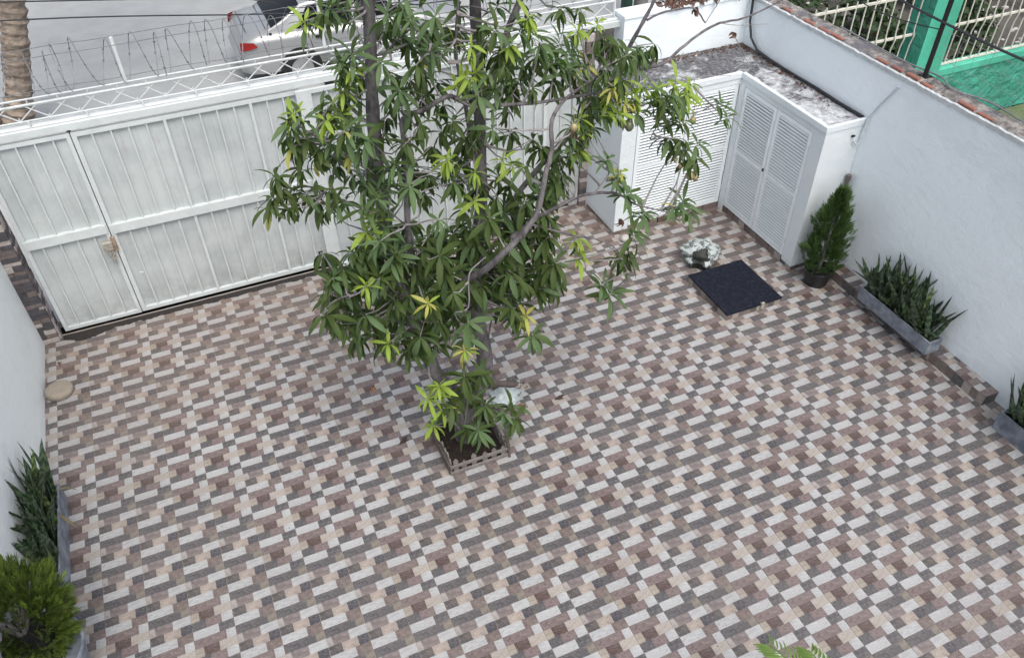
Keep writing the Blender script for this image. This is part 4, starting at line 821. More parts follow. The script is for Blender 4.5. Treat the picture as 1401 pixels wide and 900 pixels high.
ROSETTES = [(-6.27, -4.66, 13.57, 'L'), (-5.78, -4.65, 13.75, 'M'), (-5.78, -4.81, 12.74, 'M'), (-5.92, -4.63, 13.66, 'D'), (-5.55, -4.85, 12.96, 'M'), (-5.62, -4.56, 12.4, 'D'), (-5.13, -5.25, 12.86, 'M'), (-4.78, -4.8, 13.51, 'M'), (-4.59, -5.15, 13.66, 'M'), (-4.38, -4.67, 12.85, 'D'), (-4.51, -4.44, 13.0, 'D'), (-5.98, -4.56, 11.95, 'D'), (-6.2, -4.53, 11.83, 'D'), (-5.79, -4.71, 12.2, 'L'), (-5.58, -4.79, 12.63, 'L'), (-6.78, -4.71, 11.96, 'L'), (-6.88, -4.7, 11.79, 'M'), (-6.65, -4.8, 11.87, 'M'), (-6.24, -4.97, 11.82, 'L'), (-5.89, -4.65, 11.74, 'L'), (-5.79, -4.98, 11.57, 'M'), (-6.59, -4.61, 11.34, 'D'), (-6.89, -4.53, 11.21, 'D'), (-6.97, -4.48, 11.44, 'D'), (-6.53, -4.66, 10.95, 'D'), (-6.21, -4.74, 11.23, 'M'), (-6.44, -4.68, 11.1, 'D'), (-6.84, -4.56, 10.73, 'D'), (-7.36, -4.6, 10.71, 'D'), (-7.27, -4.61, 10.44, 'D'), (-7.64, -4.6, 10.03, 'D'), (-7.5, -4.61, 10.25, 'D'), (-7.07, -4.48, 10.2, 'D'), (-6.82, -4.5, 10.09, 'D'), (-7.22, -4.61, 9.92, 'D'), (-6.41, -4.94, 10.33, 'D'), (-6.51, -4.67, 9.76, 'D'), (-6.32, -4.92, 9.94, 'M'), (-5.86, -4.77, 10.88, 'Y'), (-5.68, -4.84, 11.01, 'M'), (-5.57, -5.15, 11.37, 'M'), (-5.82, -4.37, 10.2, 'D'), (-5.96, -5.11, 11.6, 'M'), (-5.57, -4.67, 11.45, 'M'), (-5.61, -4.65, 10.04, 'M'), (-5.35, -4.79, 9.97, 'M'), (-5.54, -5.23, 10.06, 'M'), (-5.83, -5.03, 9.79, 'M'), (-5.59, -4.79, 9.3, 'L'), (-5.8, -4.84, 9.06, 'L'), (-5.13, -4.76, 10.41, 'M'), (-5.04, -5.04, 10.63, 'M'), (-4.59, -3.84, 11.98, 'D'), (-4.35, -4.3, 11.97, 'D'), (-4.86, -5.33, 12.32, 'M'), (-4.57, -5.66, 12.86, 'D'), (-4.27, -4.93, 12.72, 'M'), (-4.21, -5.83, 13.75, 'M'), (-4.54, -5.44, 13.59, 'M'), (-4.1, -5.11, 12.8, 'M'), (-4.55, -4.79, 11.6, 'D'), (-4.45, -5.13, 11.43, 'D'), (-3.97, -4.16, 10.34, 'D'), (-3.71, -4.18, 10.64, 'D'), (-4.8, -5.18, 11.13, 'D'), (-4.15, -4.55, 11.72, 'D'), (-3.51, -3.57, 11.5, 'D'), (-3.92, -5.05, 10.48, 'L'), (-3.27, -4.9, 9.94, 'L'), (-3.23, -4.7, 9.08, 'L'), (-3.37, -5.57, 12.01, 'M'), (-3.38, -5.06, 12.17, 'L'), (-3.11, -4.81, 12.09, 'L'), (-3.41, -4.67, 11.86, 'L'), (-2.82, -4.45, 12.5, 'D'), (-2.79, -5.17, 13.05, 'M'), (-2.82, -4.69, 13.02, 'D'), (-3.3, -5.11, 12.8, 'L'), (-2.33, -4.78, 12.54, 'L'), (-2.7, -5.27, 12.35, 'D'), (-2.93, -5.08, 12.17, 'M'), (-2.06, -5.06, 13.1, 'L'), (-2.13, -4.87, 12.83, 'M'), (-1.84, -5.1, 12.57, 'M'), (-1.73, -4.7, 12.17, 'D'), (-1.43, -4.77, 11.99, 'M'), (-1.79, -4.3, 11.79, 'D'), (-2.68, -4.81, 11.7, 'M'), (-2.22, -4.5, 11.31, 'D'), (-1.88, -4.86, 11.56, 'D'), (-1.24, -4.58, 11.48, 'D'), (-2.53, -4.76, 10.0, 'L'), (-2.3, -4.77, 9.82, 'L'), (-2.12, -5.03, 9.91, 'D'), (-1.93, -3.8, 10.06, 'D'), (-1.58, -4.23, 10.01, 'D'), (-1.37, -4.25, 9.79, 'D'), (-2.93, -5.17, 11.03, 'M'), (-2.98, -4.48, 10.79, 'D'), (-3.74, -5.05, 11.31, 'D'), (-2.96, -3.67, 9.96, 'D'), (-1.09, -4.52, 12.97, 'D'), (-0.67, -4.51, 12.87, 'D'), (-0.87, -4.78, 12.56, 'L'), (-0.33, -4.64, 12.57, 'L'), (-0.24, -4.73, 12.31, 'D'), (-0.09, -4.93, 12.2, 'D'), (-0.35, -4.66, 11.99, 'M'), (-0.63, -4.72, 11.83, 'M'), (-0.97, -4.68, 12.03, 'M'), (0.04, -4.65, 12.11, 'Y'), (-0.6, -4.75, 11.78, 'Y'), (0.09, -5.25, 12.06, 'D'), (0.31, -4.62, 11.61, 'M'), (2.57, -1.93, 10.38, 'D'), (2.74, -2.13, 10.66, 'D'), (2.0, -2.57, 10.3, 'D'), (-1.14, -4.88, 11.83, 'M'), (-1.29, -4.65, 12.0, 'M'), (-0.75, -4.63, 11.49, 'D'), (-0.41, -5.26, 11.84, 'D'), (0.01, -5.18, 11.49, 'D'), (0.14, -4.86, 11.08, 'Y'), (0.32, -4.9, 10.77, 'Y'), (0.02, -4.78, 10.9, 'L'), (0.74, -4.65, 10.78, 'L'), (1.42, -5.15, 11.2, 'L'), (1.18, -5.3, 10.98, 'M'), (1.92, -4.65, 10.54, 'L'), (1.66, -5.29, 10.91, 'L'), (1.85, -4.69, 10.21, 'L'), (1.07, -5.22, 10.7, 'D'), (2.07, -4.73, 9.91, 'M'), (1.71, -4.75, 9.52, 'D'), (2.33, -4.69, 9.05, 'D'), (2.41, -4.91, 8.95, 'D'), (2.63, -4.68, 9.18, 'M'), (1.83, -5.16, 9.69, 'D'), (1.89, -4.83, 9.32, 'D'), (2.77, -5.07, 10.37, 'M'), (3.38, -4.68, 9.69, 'M'), (-0.68, -4.75, 10.6, 'L'), (-0.53, -4.68, 10.18, 'L'), (-0.84, -4.73, 10.45, 'M'), (-0.3, -4.6, 10.18, 'M'), (-0.57, -4.44, 9.89, 'D'), (-1.0, -4.39, 9.49, 'D'), (-1.27, -4.77, 9.09, 'D'), (-1.23, -4.34, 8.43, 'D'), (-1.57, -4.85, 8.38, 'D'), (-0.97, -4.54, 9.12, 'D'), (-0.2, -5.24, 9.69, 'M'), (0.38, -4.92, 9.03, 'Y'), (0.52, -5.03, 8.48, 'M'), (1.23, -4.75, 7.55, 'M'), (0.21, -5.08, 8.98, 'M'), (1.92, -5.14, 7.81, 'M'), (2.25, -4.96, 7.77, 'M'), (2.78, -4.62, 7.13, 'M'), (0.76, -5.23, 7.37, 'M'), (-0.54, -4.63, 7.25, 'L'), (-0.46, -4.72, 6.72, 'L'), (0.52, -4.68, 5.17, 'M'), (0.11, -4.94, 5.8, 'M'), (0.76, -5.0, 6.65, 'D'), (0.7, -4.7, 6.35, 'D'), (-4.39, -5.61, 9.47, 'M'), (-3.91, -3.33, 7.51, 'D'), (-5.3, -4.78, 9.03, 'M'), (-5.24, -4.89, 8.34, 'M'), (-5.61, -5.31, 9.08, 'M'), (-5.37, -4.99, 8.21, 'M'), (-5.69, -5.1, 7.98, 'D'), (-6.06, -5.24, 7.96, 'L'), (-6.63, -4.6, 7.93, 'D'), (-6.37, -4.64, 8.08, 'D'), (-6.76, -4.34, 7.26, 'D'), (-6.99, -4.9, 7.22, 'D'), (-6.73, -4.42, 6.52, 'D'), (-6.38, -4.35, 6.35, 'D'), (-6.1, -4.89, 6.9, 'D'), (-5.77, -4.08, 5.55, 'D'), (-5.7, -4.86, 5.81, 'L'), (-5.13, -4.21, 4.79, 'D'), (-4.97, -4.41, 5.15, 'D'), (-5.37, -4.82, 7.03, 'D'), (-5.05, -4.96, 7.14, 'D'), (-4.36, -5.3, 8.31, 'D'), (-4.04, -4.47, 7.48, 'D'), (-4.05, -4.69, 7.16, 'D'), (-4.64, -4.77, 6.97, 'M'), (-4.79, -5.54, 7.27, 'Y'), (-4.63, -4.08, 5.5, 'D'), (-4.32, -4.64, 5.84, 'D'), (-3.59, -3.59, 4.99, 'D'), (-3.27, -3.55, 6.79, 'D'), (-3.11, -4.26, 7.66, 'D'), (-3.6, -4.11, 7.92, 'D'), (-3.25, -4.17, 8.06, 'D'), (-3.1, -5.25, 8.89, 'D'), (-2.58, -4.8, 7.85, 'D'), (-2.41, -4.8, 6.89, 'D'), (-2.33, -3.63, 5.72, 'D'), (-3.05, -4.45, 6.43, 'D'), (-1.82, -4.37, 7.35, 'D'), (-1.5, -4.3, 7.64, 'D'), (-1.48, -4.49, 7.11, 'D'), (-1.42, -4.6, 6.48, 'D'), (-1.28, -4.93, 6.89, 'D'), (-1.47, -4.51, 5.84, 'D'), (-2.02, -4.59, 6.31, 'D'), (-2.48, -4.94, 5.9, 'D'), (-2.37, -4.9, 5.47, 'D'), (-2.09, -4.97, 5.5, 'Y'), (-2.02, -5.26, 5.05, 'M'), (-4.89, -4.92, 5.79, 'D'), (-3.63, -4.85, 5.75, 'M'), (-3.71, -5.01, 5.38, 'M'), (-3.94, -5.39, 5.35, 'Y'), (-4.58, -5.0, 4.01, 'L'), (-4.89, -4.92, 3.6, 'L'), (-4.73, -4.52, 2.06, 'L'), (-4.41, -4.52, 2.58, 'L'), (-3.31, -4.85, 3.84, 'D'), (-3.55, -4.43, 3.13, 'D'), (-3.96, -4.53, 2.97, 'D'), (-3.33, -4.21, 2.25, 'D'), (-3.66, -4.35, 1.2, 'D'), (-3.43, -4.63, 1.39, 'M'), (-2.34, -4.75, 1.52, 'D'), (-2.65, -4.69, 1.81, 'M'), (-3.12, -4.49, 2.13, 'D'), (-3.86, -4.96, 4.03, 'D'), (-4.19, -4.7, 2.8, 'D'), (-2.26, -4.32, 1.59, 'D'), (-1.57, -4.63, 8.7, 'M'), (-4.94, -5.65, 10.43, 'M'), (-4.19, -4.42, 9.82, 'D'), (-3.77, -4.86, 9.78, 'D'), (-3.37, -4.35, 8.71, 'D'), (-2.18, -3.87, 8.0, 'D'), (-2.63, -4.54, 8.93, 'D'), (-1.89, -4.51, 8.61, 'D'), (-2.02, -3.96, 8.83, 'D'), (-2.7, -3.82, 8.92, 'D'), (-4.79, -4.61, 7.66, 'D'), (-4.11, -5.36, 7.23, 'D'), (-4.59, -4.99, 8.37, 'D'), (-6.14, -4.64, 8.51, 'D'), (-5.99, -4.71, 8.61, 'D'), (-0.2, -5.26, 11.43, 'Y'), (0.66, -4.61, 10.42, 'Y'), (0.09, -5.1, 10.68, 'L'), (0.9, -4.68, 10.97, 'L'), (1.2, -4.81, 10.93, 'L'), (2.09, -4.79, 10.84, 'L'), (1.92, -4.84, 10.45, 'L'), (1.73, -4.63, 9.93, 'M'), (0.53, -4.69, 10.87, 'L'), (0.79, -4.8, 10.45, 'M'), (0.6, -4.91, 10.75, 'Y'), (-0.08, -4.81, 10.67, 'L'), (1.15, -4.79, 10.67, 'L'), (1.25, -4.91, 10.79, 'M'), (-0.91, -4.74, 9.93, 'M'), (-0.57, -4.63, 9.7, 'L'), (0.41, -3.46, 10.73, 'D'), (0.31, -3.47, 10.15, 'D'), (-5.37, -3.26, 9.39, 'D'), (-5.93, -2.01, 6.1, 'D'), (-4.17, -2.4, 5.56, 'D'), (-6.33, -2.21, 8.45, 'D'), (-1.56, -2.96, 4.52, 'D'), (-1.37, -2.34, 10.61, 'D'), (-5.04, -2.9, 5.67, 'D'), (-1.41, -2.95, 6.74, 'D'), (-2.96, -2.97, 8.69, 'D'), (-4.95, -2.52, 12.72, 'M'), (-0.62, -2.05, 11.5, 'M'), (-3.13, -3.54, 12.26, 'M'), (-0.78, -3.68, 5.75, 'D'), (-2.02, -3.41, 12.81, 'M'), (-0.7, -3.68, 5.18, 'D'), (-3.74, -4.36, 12.47, 'M'), (1.51, -2.59, 9.98, 'D'), (-2.04, -3.63, 5.82, 'D'), (-5.36, -4.33, 10.32, 'D'), (-5.5, -4.08, 6.5, 'D'), (-5.98, -2.79, 5.48, 'M'), (-2.97, -3.58, 12.47, 'D'), (1.26, -3.81, 11.44, 'M'), (-4.75, -2.81, 8.86, 'M'), (-5.59, -4.32, 12.58, 'D'), (-4.96, -2.94, 4.66, 'D'), (1.22, -3.88, 11.43, 'M'), (-1.84, -4.15, 6.11, 'D'), (-6.0, -3.09, 10.09, 'D'), (-4.22, -2.39, 6.72, 'D'), (-5.08, -3.02, 11.74, 'D'), (-1.95, -3.53, 10.51, 'D'), (0.98, -3.56, 11.2, 'M'), (-5.13, -3.94, 13.52, 'M'), (-2.98, -3.67, 13.0, 'D'), (-3.79, -3.5, 12.4, 'D'), (-4.46, -4.07, 10.49, 'D'), (-3.63, -3.69, 12.62, 'D'), (-5.81, -2.96, 8.79, 'D'), (-4.04, -4.07, 7.2, 'D'), (-5.48, -3.36, 11.61, 'D'), (-1.86, -3.57, 11.87, 'D'), (0.93, -3.6, 10.67, 'D'), (-2.22, -2.33, 9.83, 'D'), (-2.75, -2.28, 11.92, 'D'), (-1.48, -4.28, 8.58, 'M'), (-2.27, -3.77, 8.98, 'D'), (-3.67, -3.9, 6.27, 'D'), (-4.85, -2.1, 7.27, 'M'), (-5.04, -4.39, 11.01, 'D'), (-6.59, -4.21, 11.15, 'D'), (1.45, -2.37, 9.83, 'M'), (0.51, -2.2, 10.65, 'M'), (-3.15, -4.18, 10.43, 'D'), (-1.41, -3.17, 7.59, 'D'), (-1.28, -3.35, 12.47, 'D'), (-4.53, -3.73, 11.18, 'D'), (-2.73, -3.67, 10.08, 'D'), (-0.46, -3.11, 8.35, 'D'), (-1.8, -3.24, 11.73, 'D'), (-2.56, -3.03, 8.3, 'D'), (-3.48, -3.67, 10.99, 'D'), (-4.74, -3.9, 11.47, 'D'), (-4.58, -2.81, 10.54, 'D'), (-5.02, -3.98, 7.1, 'D'), (-2.63, -3.81, 11.71, 'M'), (-3.8, -3.34, 11.6, 'D'), (-4.27, -2.5, 12.48, 'D'), (-0.16, -2.06, 7.37, 'D'), (-4.79, -4.4, 8.77, 'D'), (-0.5, -3.22, 7.95, 'M'), (-3.84, -3.46, 7.43, 'D'), (-4.12, -4.33, 12.29, 'D'), (-6.0, -2.63, 10.04, 'D'), (0.91, -2.79, 9.82, 'M'), (-4.53, -4.15, 6.24, 'M'), (-3.46, -2.29, 6.71, 'D'), (-2.15, -3.72, 4.97, 'D'), (-2.08, -3.83, 7.74, 'D'), (-3.54, -3.55, 5.85, 'D'), (-4.26, -4.1, 6.84, 'M'), (-0.18, -2.62, 8.56, 'D'), (-5.94, -3.76, 11.34, 'D'), (-2.03, -2.06, 6.77, 'D'), (-4.18, -2.59, 9.14, 'D'), (-1.27, -2.91, 10.84, 'D'), (-2.09, -4.36, 12.17, 'M'), (-0.08, -4.29, 10.79, 'M'), (-0.09, -2.44, 11.25, 'M'), (-2.66, -4.26, 11.53, 'D'), (-3.58, -2.87, 7.07, 'D'), (-2.37, -4.39, 12.24, 'D'), (-0.83, -4.37, 11.62, 'D'), (-4.34, -3.01, 8.81, 'D'), (1.21, -2.88, 9.6, 'D'), (-4.54, -2.33, 12.41, 'D'), (-1.08, -3.48, 4.98, 'D'), (-5.21, -3.47, 10.01, 'D'), (-0.55, -2.71, 4.9, 'D'), (-5.59, -2.33, 9.8, 'D'), (0.51, -3.04, 9.58, 'D'), (-2.17, -4.38, 11.51, 'D'), (-2.74, -3.71, 5.66, 'M'), (0.25, -2.53, 11.2, 'M'), (-3.9, -2.84, 8.88, 'D'), (-6.15, -3.1, 6.31, 'D'), (-4.35, -3.29, 12.83, 'D'), (-2.35, -2.41, 10.64, 'D'), (-6.04, -3.0, 6.97, 'D'), (-4.2, -4.01, 9.12, 'D'), (0.99, -2.7, 9.52, 'D'), (-4.27, -3.89, 13.34, 'D'), (-3.62, -4.09, 9.62, 'D'), (-3.99, -2.43, 8.96, 'D'), (-4.83, -2.74, 5.27, 'D'), (-0.34, -3.78, 9.05, 'D'), (-1.11, -2.23, 5.64, 'M'), (-2.57, -2.08, 8.66, 'D'), (-4.07, -2.96, 8.97, 'D'), (-6.03, -3.98, 10.32, 'D'), (-5.46, -2.9, 11.15, 'D'), (-5.7, -2.79, 9.95, 'D'), (-4.8, -2.73, 9.99, 'D'), (-0.87, -3.07, 6.26, 'D'), (-3.71, -3.17, 6.87, 'D'), (-2.44, -4.02, 6.3, 'D'), (-4.87, -3.98, 6.34, 'D'), (-1.04, -4.04, 5.74, 'D'), (-6.66, -4.49, 6.48, 'D'), (-6.65, -3.06, 5.8, 'D'), (-2.44, -3.24, 6.42, 'M'), (-1.33, -4.51, 8.03, 'D'), (-2.79, -3.26, 6.64, 'D'), (-1.41, -4.75, 7.6, 'D'), (-5.6, -4.67, 7.91, 'D'), (-4.53, -4.59, 8.02, 'D'), (-5.71, -4.54, 5.55, 'D'), (-2.04, -3.86, 5.57, 'M'), (-6.24, -3.72, 5.3, 'D'), (-4.72, -3.47, 7.28, 'D'), (-3.62, -2.99, 4.8, 'D'), (-5.23, -3.35, 5.55, 'M'), (-4.54, -3.21, 5.86, 'D'), (-5.15, -4.02, 6.25, 'D'), (-4.72, -3.52, 7.56, 'D'), (-4.33, -3.43, 6.35, 'D'), (-3.05, -2.99, 5.86, 'M'), (-0.76, -2.82, 5.75, 'D'), (-6.49, -4.47, 7.6, 'D'), (-3.2, -3.96, 7.71, 'D'), (-0.81, -3.73, 7.19, 'D'), (-5.99, -4.04, 7.76, 'D'), (-3.58, -3.82, 5.88, 'D'), (-3.45, -4.54, 6.7, 'D'), (-4.86, -4.52, 5.44, 'D'), (-5.13, -3.08, 5.48, 'D'), (-4.58, -4.53, 6.39, 'D'), (-6.16, -4.3, 7.16, 'D'), (-6.05, -2.91, 5.51, 'D'), (-1.41, -3.73, 7.53, 'D'), (-4.28, -3.26, 4.84, 'D'), (-6.52, -2.96, 6.13, 'D'), (-2.54, -3.45, 6.32, 'D'), (-1.36, -3.32, 5.75, 'D'), (-6.54, -2.85, 6.23, 'D'), (-1.99, -3.93, 7.69, 'D'), (-4.0, -3.71, 5.89, 'D'), (-3.51, -4.2, 6.88, 'M'), (-5.07, -4.23, 5.96, 'M'), (-5.72, -4.03, 7.35, 'M'), (-2.52, -4.29, 7.23, 'D'), (-4.38, -4.56, 8.31, 'D'), (-6.62, -4.5, 7.72, 'D'), (-5.46, -3.62, 7.81, 'D'), (-2.08, -4.24, 7.48, 'D'), (-5.19, -3.15, 7.12, 'D'), (-4.71, -4.2, 7.0, 'M'), (-5.02, -4.65, 5.24, 'D'), (-4.3, -4.18, 4.71, 'D'), (-5.68, -3.78, 8.15, 'D'), (-5.87, -3.89, 7.01, 'M'), (-4.24, -4.31, 5.25, 'M'), (-3.0, -3.69, 5.72, 'D'), (-5.03, -3.97, 5.98, 'D'), (-2.22, -3.2, 6.19, 'D'), (-5.88, -3.17, 6.56, 'D'), (-5.85, -3.59, 5.71, 'D'), (-1.59, -3.04, 5.77, 'M'), (-2.07, -4.55, 7.72, 'M'), (-5.5, -3.98, 7.93, 'D'), (-5.9, -4.66, 8.28, 'D'), (-2.15, -3.54, 4.77, 'M'), (-6.61, -3.47, 7.84, 'D'), (-4.33, -3.88, 7.18, 'D'), (-1.41, -3.14, 4.25, 'D'), (-1.69, -3.06, 6.79, 'D'), (-3.24, -4.04, 7.47, 'D'), (-5.77, -4.64, 8.57, 'D'), (-1.84, -4.5, 14.86, 'D'), (-4.23, -3.87, 14.68, 'D'), (-2.08, -4.95, 15.39, 'D'), (-1.01, -3.32, 14.15, 'D'), (-4.78, -5.0, 15.22, 'D'), (-3.66, -3.22, 13.45, 'M'), (-1.33, -3.8, 15.04, 'D'), (-1.28, -4.76, 14.91, 'M'), (-2.28, -3.89, 14.05, 'D'), (-2.33, -4.54, 13.63, 'M'), (-1.38, -4.96, 14.34, 'D'), (-0.93, -2.96, 14.21, 'M'), (-1.13, -2.44, 13.72, 'M'), (-2.18, -3.38, 14.2, 'D'), (-1.83, -5.0, 14.47, 'D'), (-2.78, -2.46, 13.44, 'D'), (-2.31, -4.12, 14.88, 'D'), (-1.47, -2.81, 14.41, 'D'), (-5.06, -3.38, 14.62, 'D'), (-5.14, -3.87, 14.93, 'M'), (-2.29, -2.38, 14.06, 'M'), (-4.8, -4.04, 14.19, 'D'), (-2.27, -3.79, 13.72, 'M'), (-3.89, -2.88, 14.63, 'M'), (-2.39, -4.05, 14.37, 'D'), (-2.65, -4.05, 13.91, 'D'), (-2.38, -3.96, 15.06, 'D'), (-2.3, -2.52, 13.59, 'D'), (-3.11, -3.72, 13.6, 'M'), (-1.02, -3.07, 13.88, 'D'), (-1.33, -2.53, 13.59, 'D'), (-2.5, -2.32, 13.68, 'D'), (-1.82, -4.9, 14.46, 'D'), (-3.22, -5.14, 15.03, 'D'), (-2.49, -3.86, 14.3, 'D'), (-3.59, -3.97, 13.64, 'D'), (-5.02, -4.77, 15.63, 'D'), (-2.74, -3.86, 14.88, 'D'), (-4.28, -4.66, 15.1, 'D'), (-2.08, -2.61, 13.06, 'M'), (-2.64, -3.22, 14.17, 'D'), (-4.41, -5.19, 14.78, 'D'), (-1.77, -3.55, 14.45, 'D'), (-4.3, -5.14, 15.23, 'D'), (-4.4, -4.49, 15.25, 'M'), (-5.4, -3.77, 14.08, 'D'), (-4.9, -2.85, 14.13, 'D'), (-1.58, -3.37, 14.95, 'D'), (-2.24, -4.24, 14.77, 'D'), (-1.99, -2.5, 13.81, 'D'), (-2.73, -2.47, 14.12, 'M'), (-1.96, -2.76, 13.7, 'D'), (-3.9, -3.28, 13.79, 'M'), (-1.06, -2.85, 13.1, 'D'), (-2.61, -2.76, 14.41, 'D'), (-5.55, -5.17, 14.26, 'M'), (-5.61, -4.46, 14.1, 'D'), (-2.21, -3.12, 14.22, 'D'), (-1.47, -4.92, 15.01, 'M'), (-1.01, -3.75, 14.11, 'M')]
FRUITS = [(0.31, -4.9, 10.28), (0.49, -4.9, 10.18), (2.3, -5.0, 8.51), (2.46, -5.0, 8.41), (1.88, -4.9, 8.99), (2.03, -4.9, 8.77), (2.29, -4.8, 9.89), (-1.08, -5.2, 10.64)]
DEAD = [(5.31, -2.0, 10.46), (4.02, -2.0, 11.33), (5.57, -2.0, 10.9), (2.23, -2.0, 11.26), (-0.97, -5.0, 10.47), (0.45, -5.0, 7.75), (-5.56, -4.5, 5.21)]

rt = random.Random(17)
tree = thing('mango_tree', 'tall two-trunked mango tree growing from the picket box in mid-yard', 'tree', (-3.5, -3.8, 0))
limb_pts = []
def smooth_path(P, sub=4):
    out = []; n = len(P)
    for i in range(n - 1):
        p0, p1, p2, p3 = [Vector(P[max(0, min(n - 1, i + k))]) for k in (-1, 0, 1, 2)]
        for s_ in range(sub):
            t = s_ / sub
            out.append(.5 * ((2 * p1) + (p2 - p0) * t + (2 * p0 - 5 * p1 + 4 * p2 - p3) * t * t + (3 * p1 - p0 - 3 * p2 + p3) * t ** 3))
    out.append(Vector(P[-1])); return out
for nm, P in LIMBS:
    S = smooth_path(P, 5 if nm == 'trunk' else 4)
    if nm == 'trunk': S = [Vector((-3.55 if S[0].x < -3.5 else -3.4, -3.75, .05, S[0][3] * 1.25))] + S
    pts = [(v[0] + .02 * nz(i * .9, 1) , v[1] + .02 * nz(i * .9, 7), v[2]) for i, v in enumerate(S)]
    b = MB(); b.tube(pts, [max(.008, v[3] * (.86 if nm == 'trunk' else .62) * (1 + .12 * nz(i * .6, 3, v[0]))) for i, v in enumerate(S)], 11 if S[0][3] > .08 else 6, jit=.07 if S[0][3] > .05 else .03)
    b.build(nm, 'bark' if S[0][3] > .036 else 'twig', tree, smooth=True)
    limb_pts += [(Vector(p), S[i][3]) for i, p in enumerate(pts)]
leaf_mesh = {}
for t_ in 'DMLY':
    for v_ in range(4):
        rL = random.Random(ord(t_) * 9 + v_); g = rL.uniform(.85, 1.18)
        b = MB(); b.grid(leaf_rows(1.0, .19 + .03 * v_ / 4, (.35, .7, 1.0, 1.35)[v_], .25), 0, (g, g, g * rL.uniform(.85, 1.1)), uv=True)
        leaf_mesh[t_, v_] = b.mesh('leaf', LEAF[t_], (0, 0, 0), True)
# collect all the leaves first
leaves = []; twigs = MB()
axis = lambda z: Vector((-3.6, -3.8, z))
CAMV = Vector((camx, camy, camz))
for (x, y, z, ty) in ROSETTES:
    c = Vector((x, y, z)); out = c - axis(z); out.z = 0
    if out.length > .01: out.normalize()
    up = Vector((out.x * .55, out.y * .55, .75)).normalized()
    # twig back to the nearest limb lying lower
    best = min(limb_pts, key=lambda q: (q[0] - c).length + (.9 if q[0].z > c.z + .1 else 0) - min(.3, q[1]))
    if (best[0] - c).length > .12:
        q = best[0]; m_ = (q * .45 + c * .55) + Vector((rt.uniform(-.12, .12), rt.uniform(-.12, .12), -.12 + rt.uniform(-.15, .15)))
        L_ = (q - c).length
        twigs.tube([q, q * .7 + m_ * .3 + Vector((rt.uniform(-.06, .06), 0, -.04)), m_, c], [.022 + .008 * L_, .02 + .006 * L_, .017, .011], 5)
    n = rt.randint(10, 15); ph0 = rt.uniform(0, 6.28)
    e1 = up.orthogonal().normalized(); e2 = up.cross(e1)
    size = rt.uniform(.88, 1.12) * (.66 if z < 7.5 else max(.48, .66 - .07 * (z - 7.5))) * (1.0 if ty in 'DM' else (.85 if ty == 'L' else .68))
    sag = rt.uniform(.0, .6) if ty != 'D' else rt.uniform(.3, 1.1)
    for k_ in range(n):
        a_ = ph0 + k_ * 2.399; lvl = k_ / n
        d = (e1 * math.cos(a_) + e2 * math.sin(a_)) * math.cos(.9 - lvl * 1.35) + up * math.sin(.9 - lvl * 1.35)
        d.z -= sag * (.4 + .6 * rt.random()); d.normalize()
        base = c - up * (.13 * lvl)
        t2 = ty
        if ty == 'L' and lvl > .65: t2 = rt.choice('LM')
        if ty == 'M' and rt.random() < .2: t2 = 'D'
        if ty == 'D' and rt.random() < .12: t2 = 'M'
        if ty == 'Y' and rt.random() < .35: t2 = 'L'
        L_ = size * rt.uniform(.6, 1.2)
        if rt.random() < .004: t2 = 'Y'
        az = math.atan2(d.y, d.x); el = math.asin(max(-1, min(1, d.z)))
        leaves.append((base, az, el, rt.uniform(-.6, .6), L_, t2, min(3, max(0, int(1.6 + sag * 2 + rt.uniform(-1.2, .8))))))
def leafkey(l):
    px, py = project(*l[0]); vis = 0 if (20 < px < 1380 and 10 < py < 890) else 100
    return vis + (l[0] - CAMV).length - l[4] * 6
leaves.sort(key=leafkey)
bulk = {t_: MB() for t_ in 'DMLY'}
for i, (base, az, el, ro, L_, ty, v_) in enumerate(leaves):
    mt = orient(az, el, ro)
    if i < 300:
        o = link('leaf', leaf_mesh[ty, v_], tree, tuple(base)); o.matrix_local = Matrix.Translation(o.location) @ (mt @ Matrix.Scale(L_, 3)).to_4x4()
    else:
        g = rt.uniform(.8, 1.2)
        bulk[ty].grid(xform(leaf_rows(L_, L_ * rt.uniform(.175, .235), (.35, .7, 1.0, 1.35)[v_], .25), mt, base), 0, (g, g, g * rt.uniform(.85, 1.12)), uv=True)
fol = MB(); order = 'DMLY'
for q, t_ in enumerate(order):
    n0 = len(fol.v); s_ = bulk[t_]; fol.v += s_.v; fol.f += [tuple(n0 + i for i in f) for f in s_.f]; fol.mi += [q] * len(s_.f); fol.c += s_.c; fol.uv += s_.uv
fol.build('foliage', [LEAF[t_] for t_ in order], tree, smooth=True, kind='stuff')
# dead flower stalks and bare twiglets
for (x, y, z, ty) in rt.sample(ROSETTES, 60):
    p = Vector((x, y, z)); q = p + Vector((rt.uniform(-.5, .5), rt.uniform(-.4, .2), rt.uniform(-.6, .5)))
    twigs.tube([p, (p + q) / 2 + Vector((rt.uniform(-.1, .1), 0, rt.uniform(-.1, .1))), q], [.012, .009, .004], 4)
twigs.build('twigs', 'twig', tree, smooth=True, kind='stuff')
for i, p in enumerate(FRUITS):
    r = (.085, .10, .10, .075, .055, .05, .075, .08)[i]
    b = MB(); b.lathe(p[0], p[1], [(r * math.sin(t) * (1.05 - .1 * math.cos(t)), p[2] - r * 1.25 * math.cos(t)) for t in [math.pi * k / 8 for k in range(1, 8)]], 12)
    b.tube([(p[0], p[1], p[2] + r), (p[0] - .02, p[1], p[2] + r + .35)], .008, 4)
    b.build('mango', 'mango' if i in (0, 1) else 'mango_ripe', tree, smooth=True)

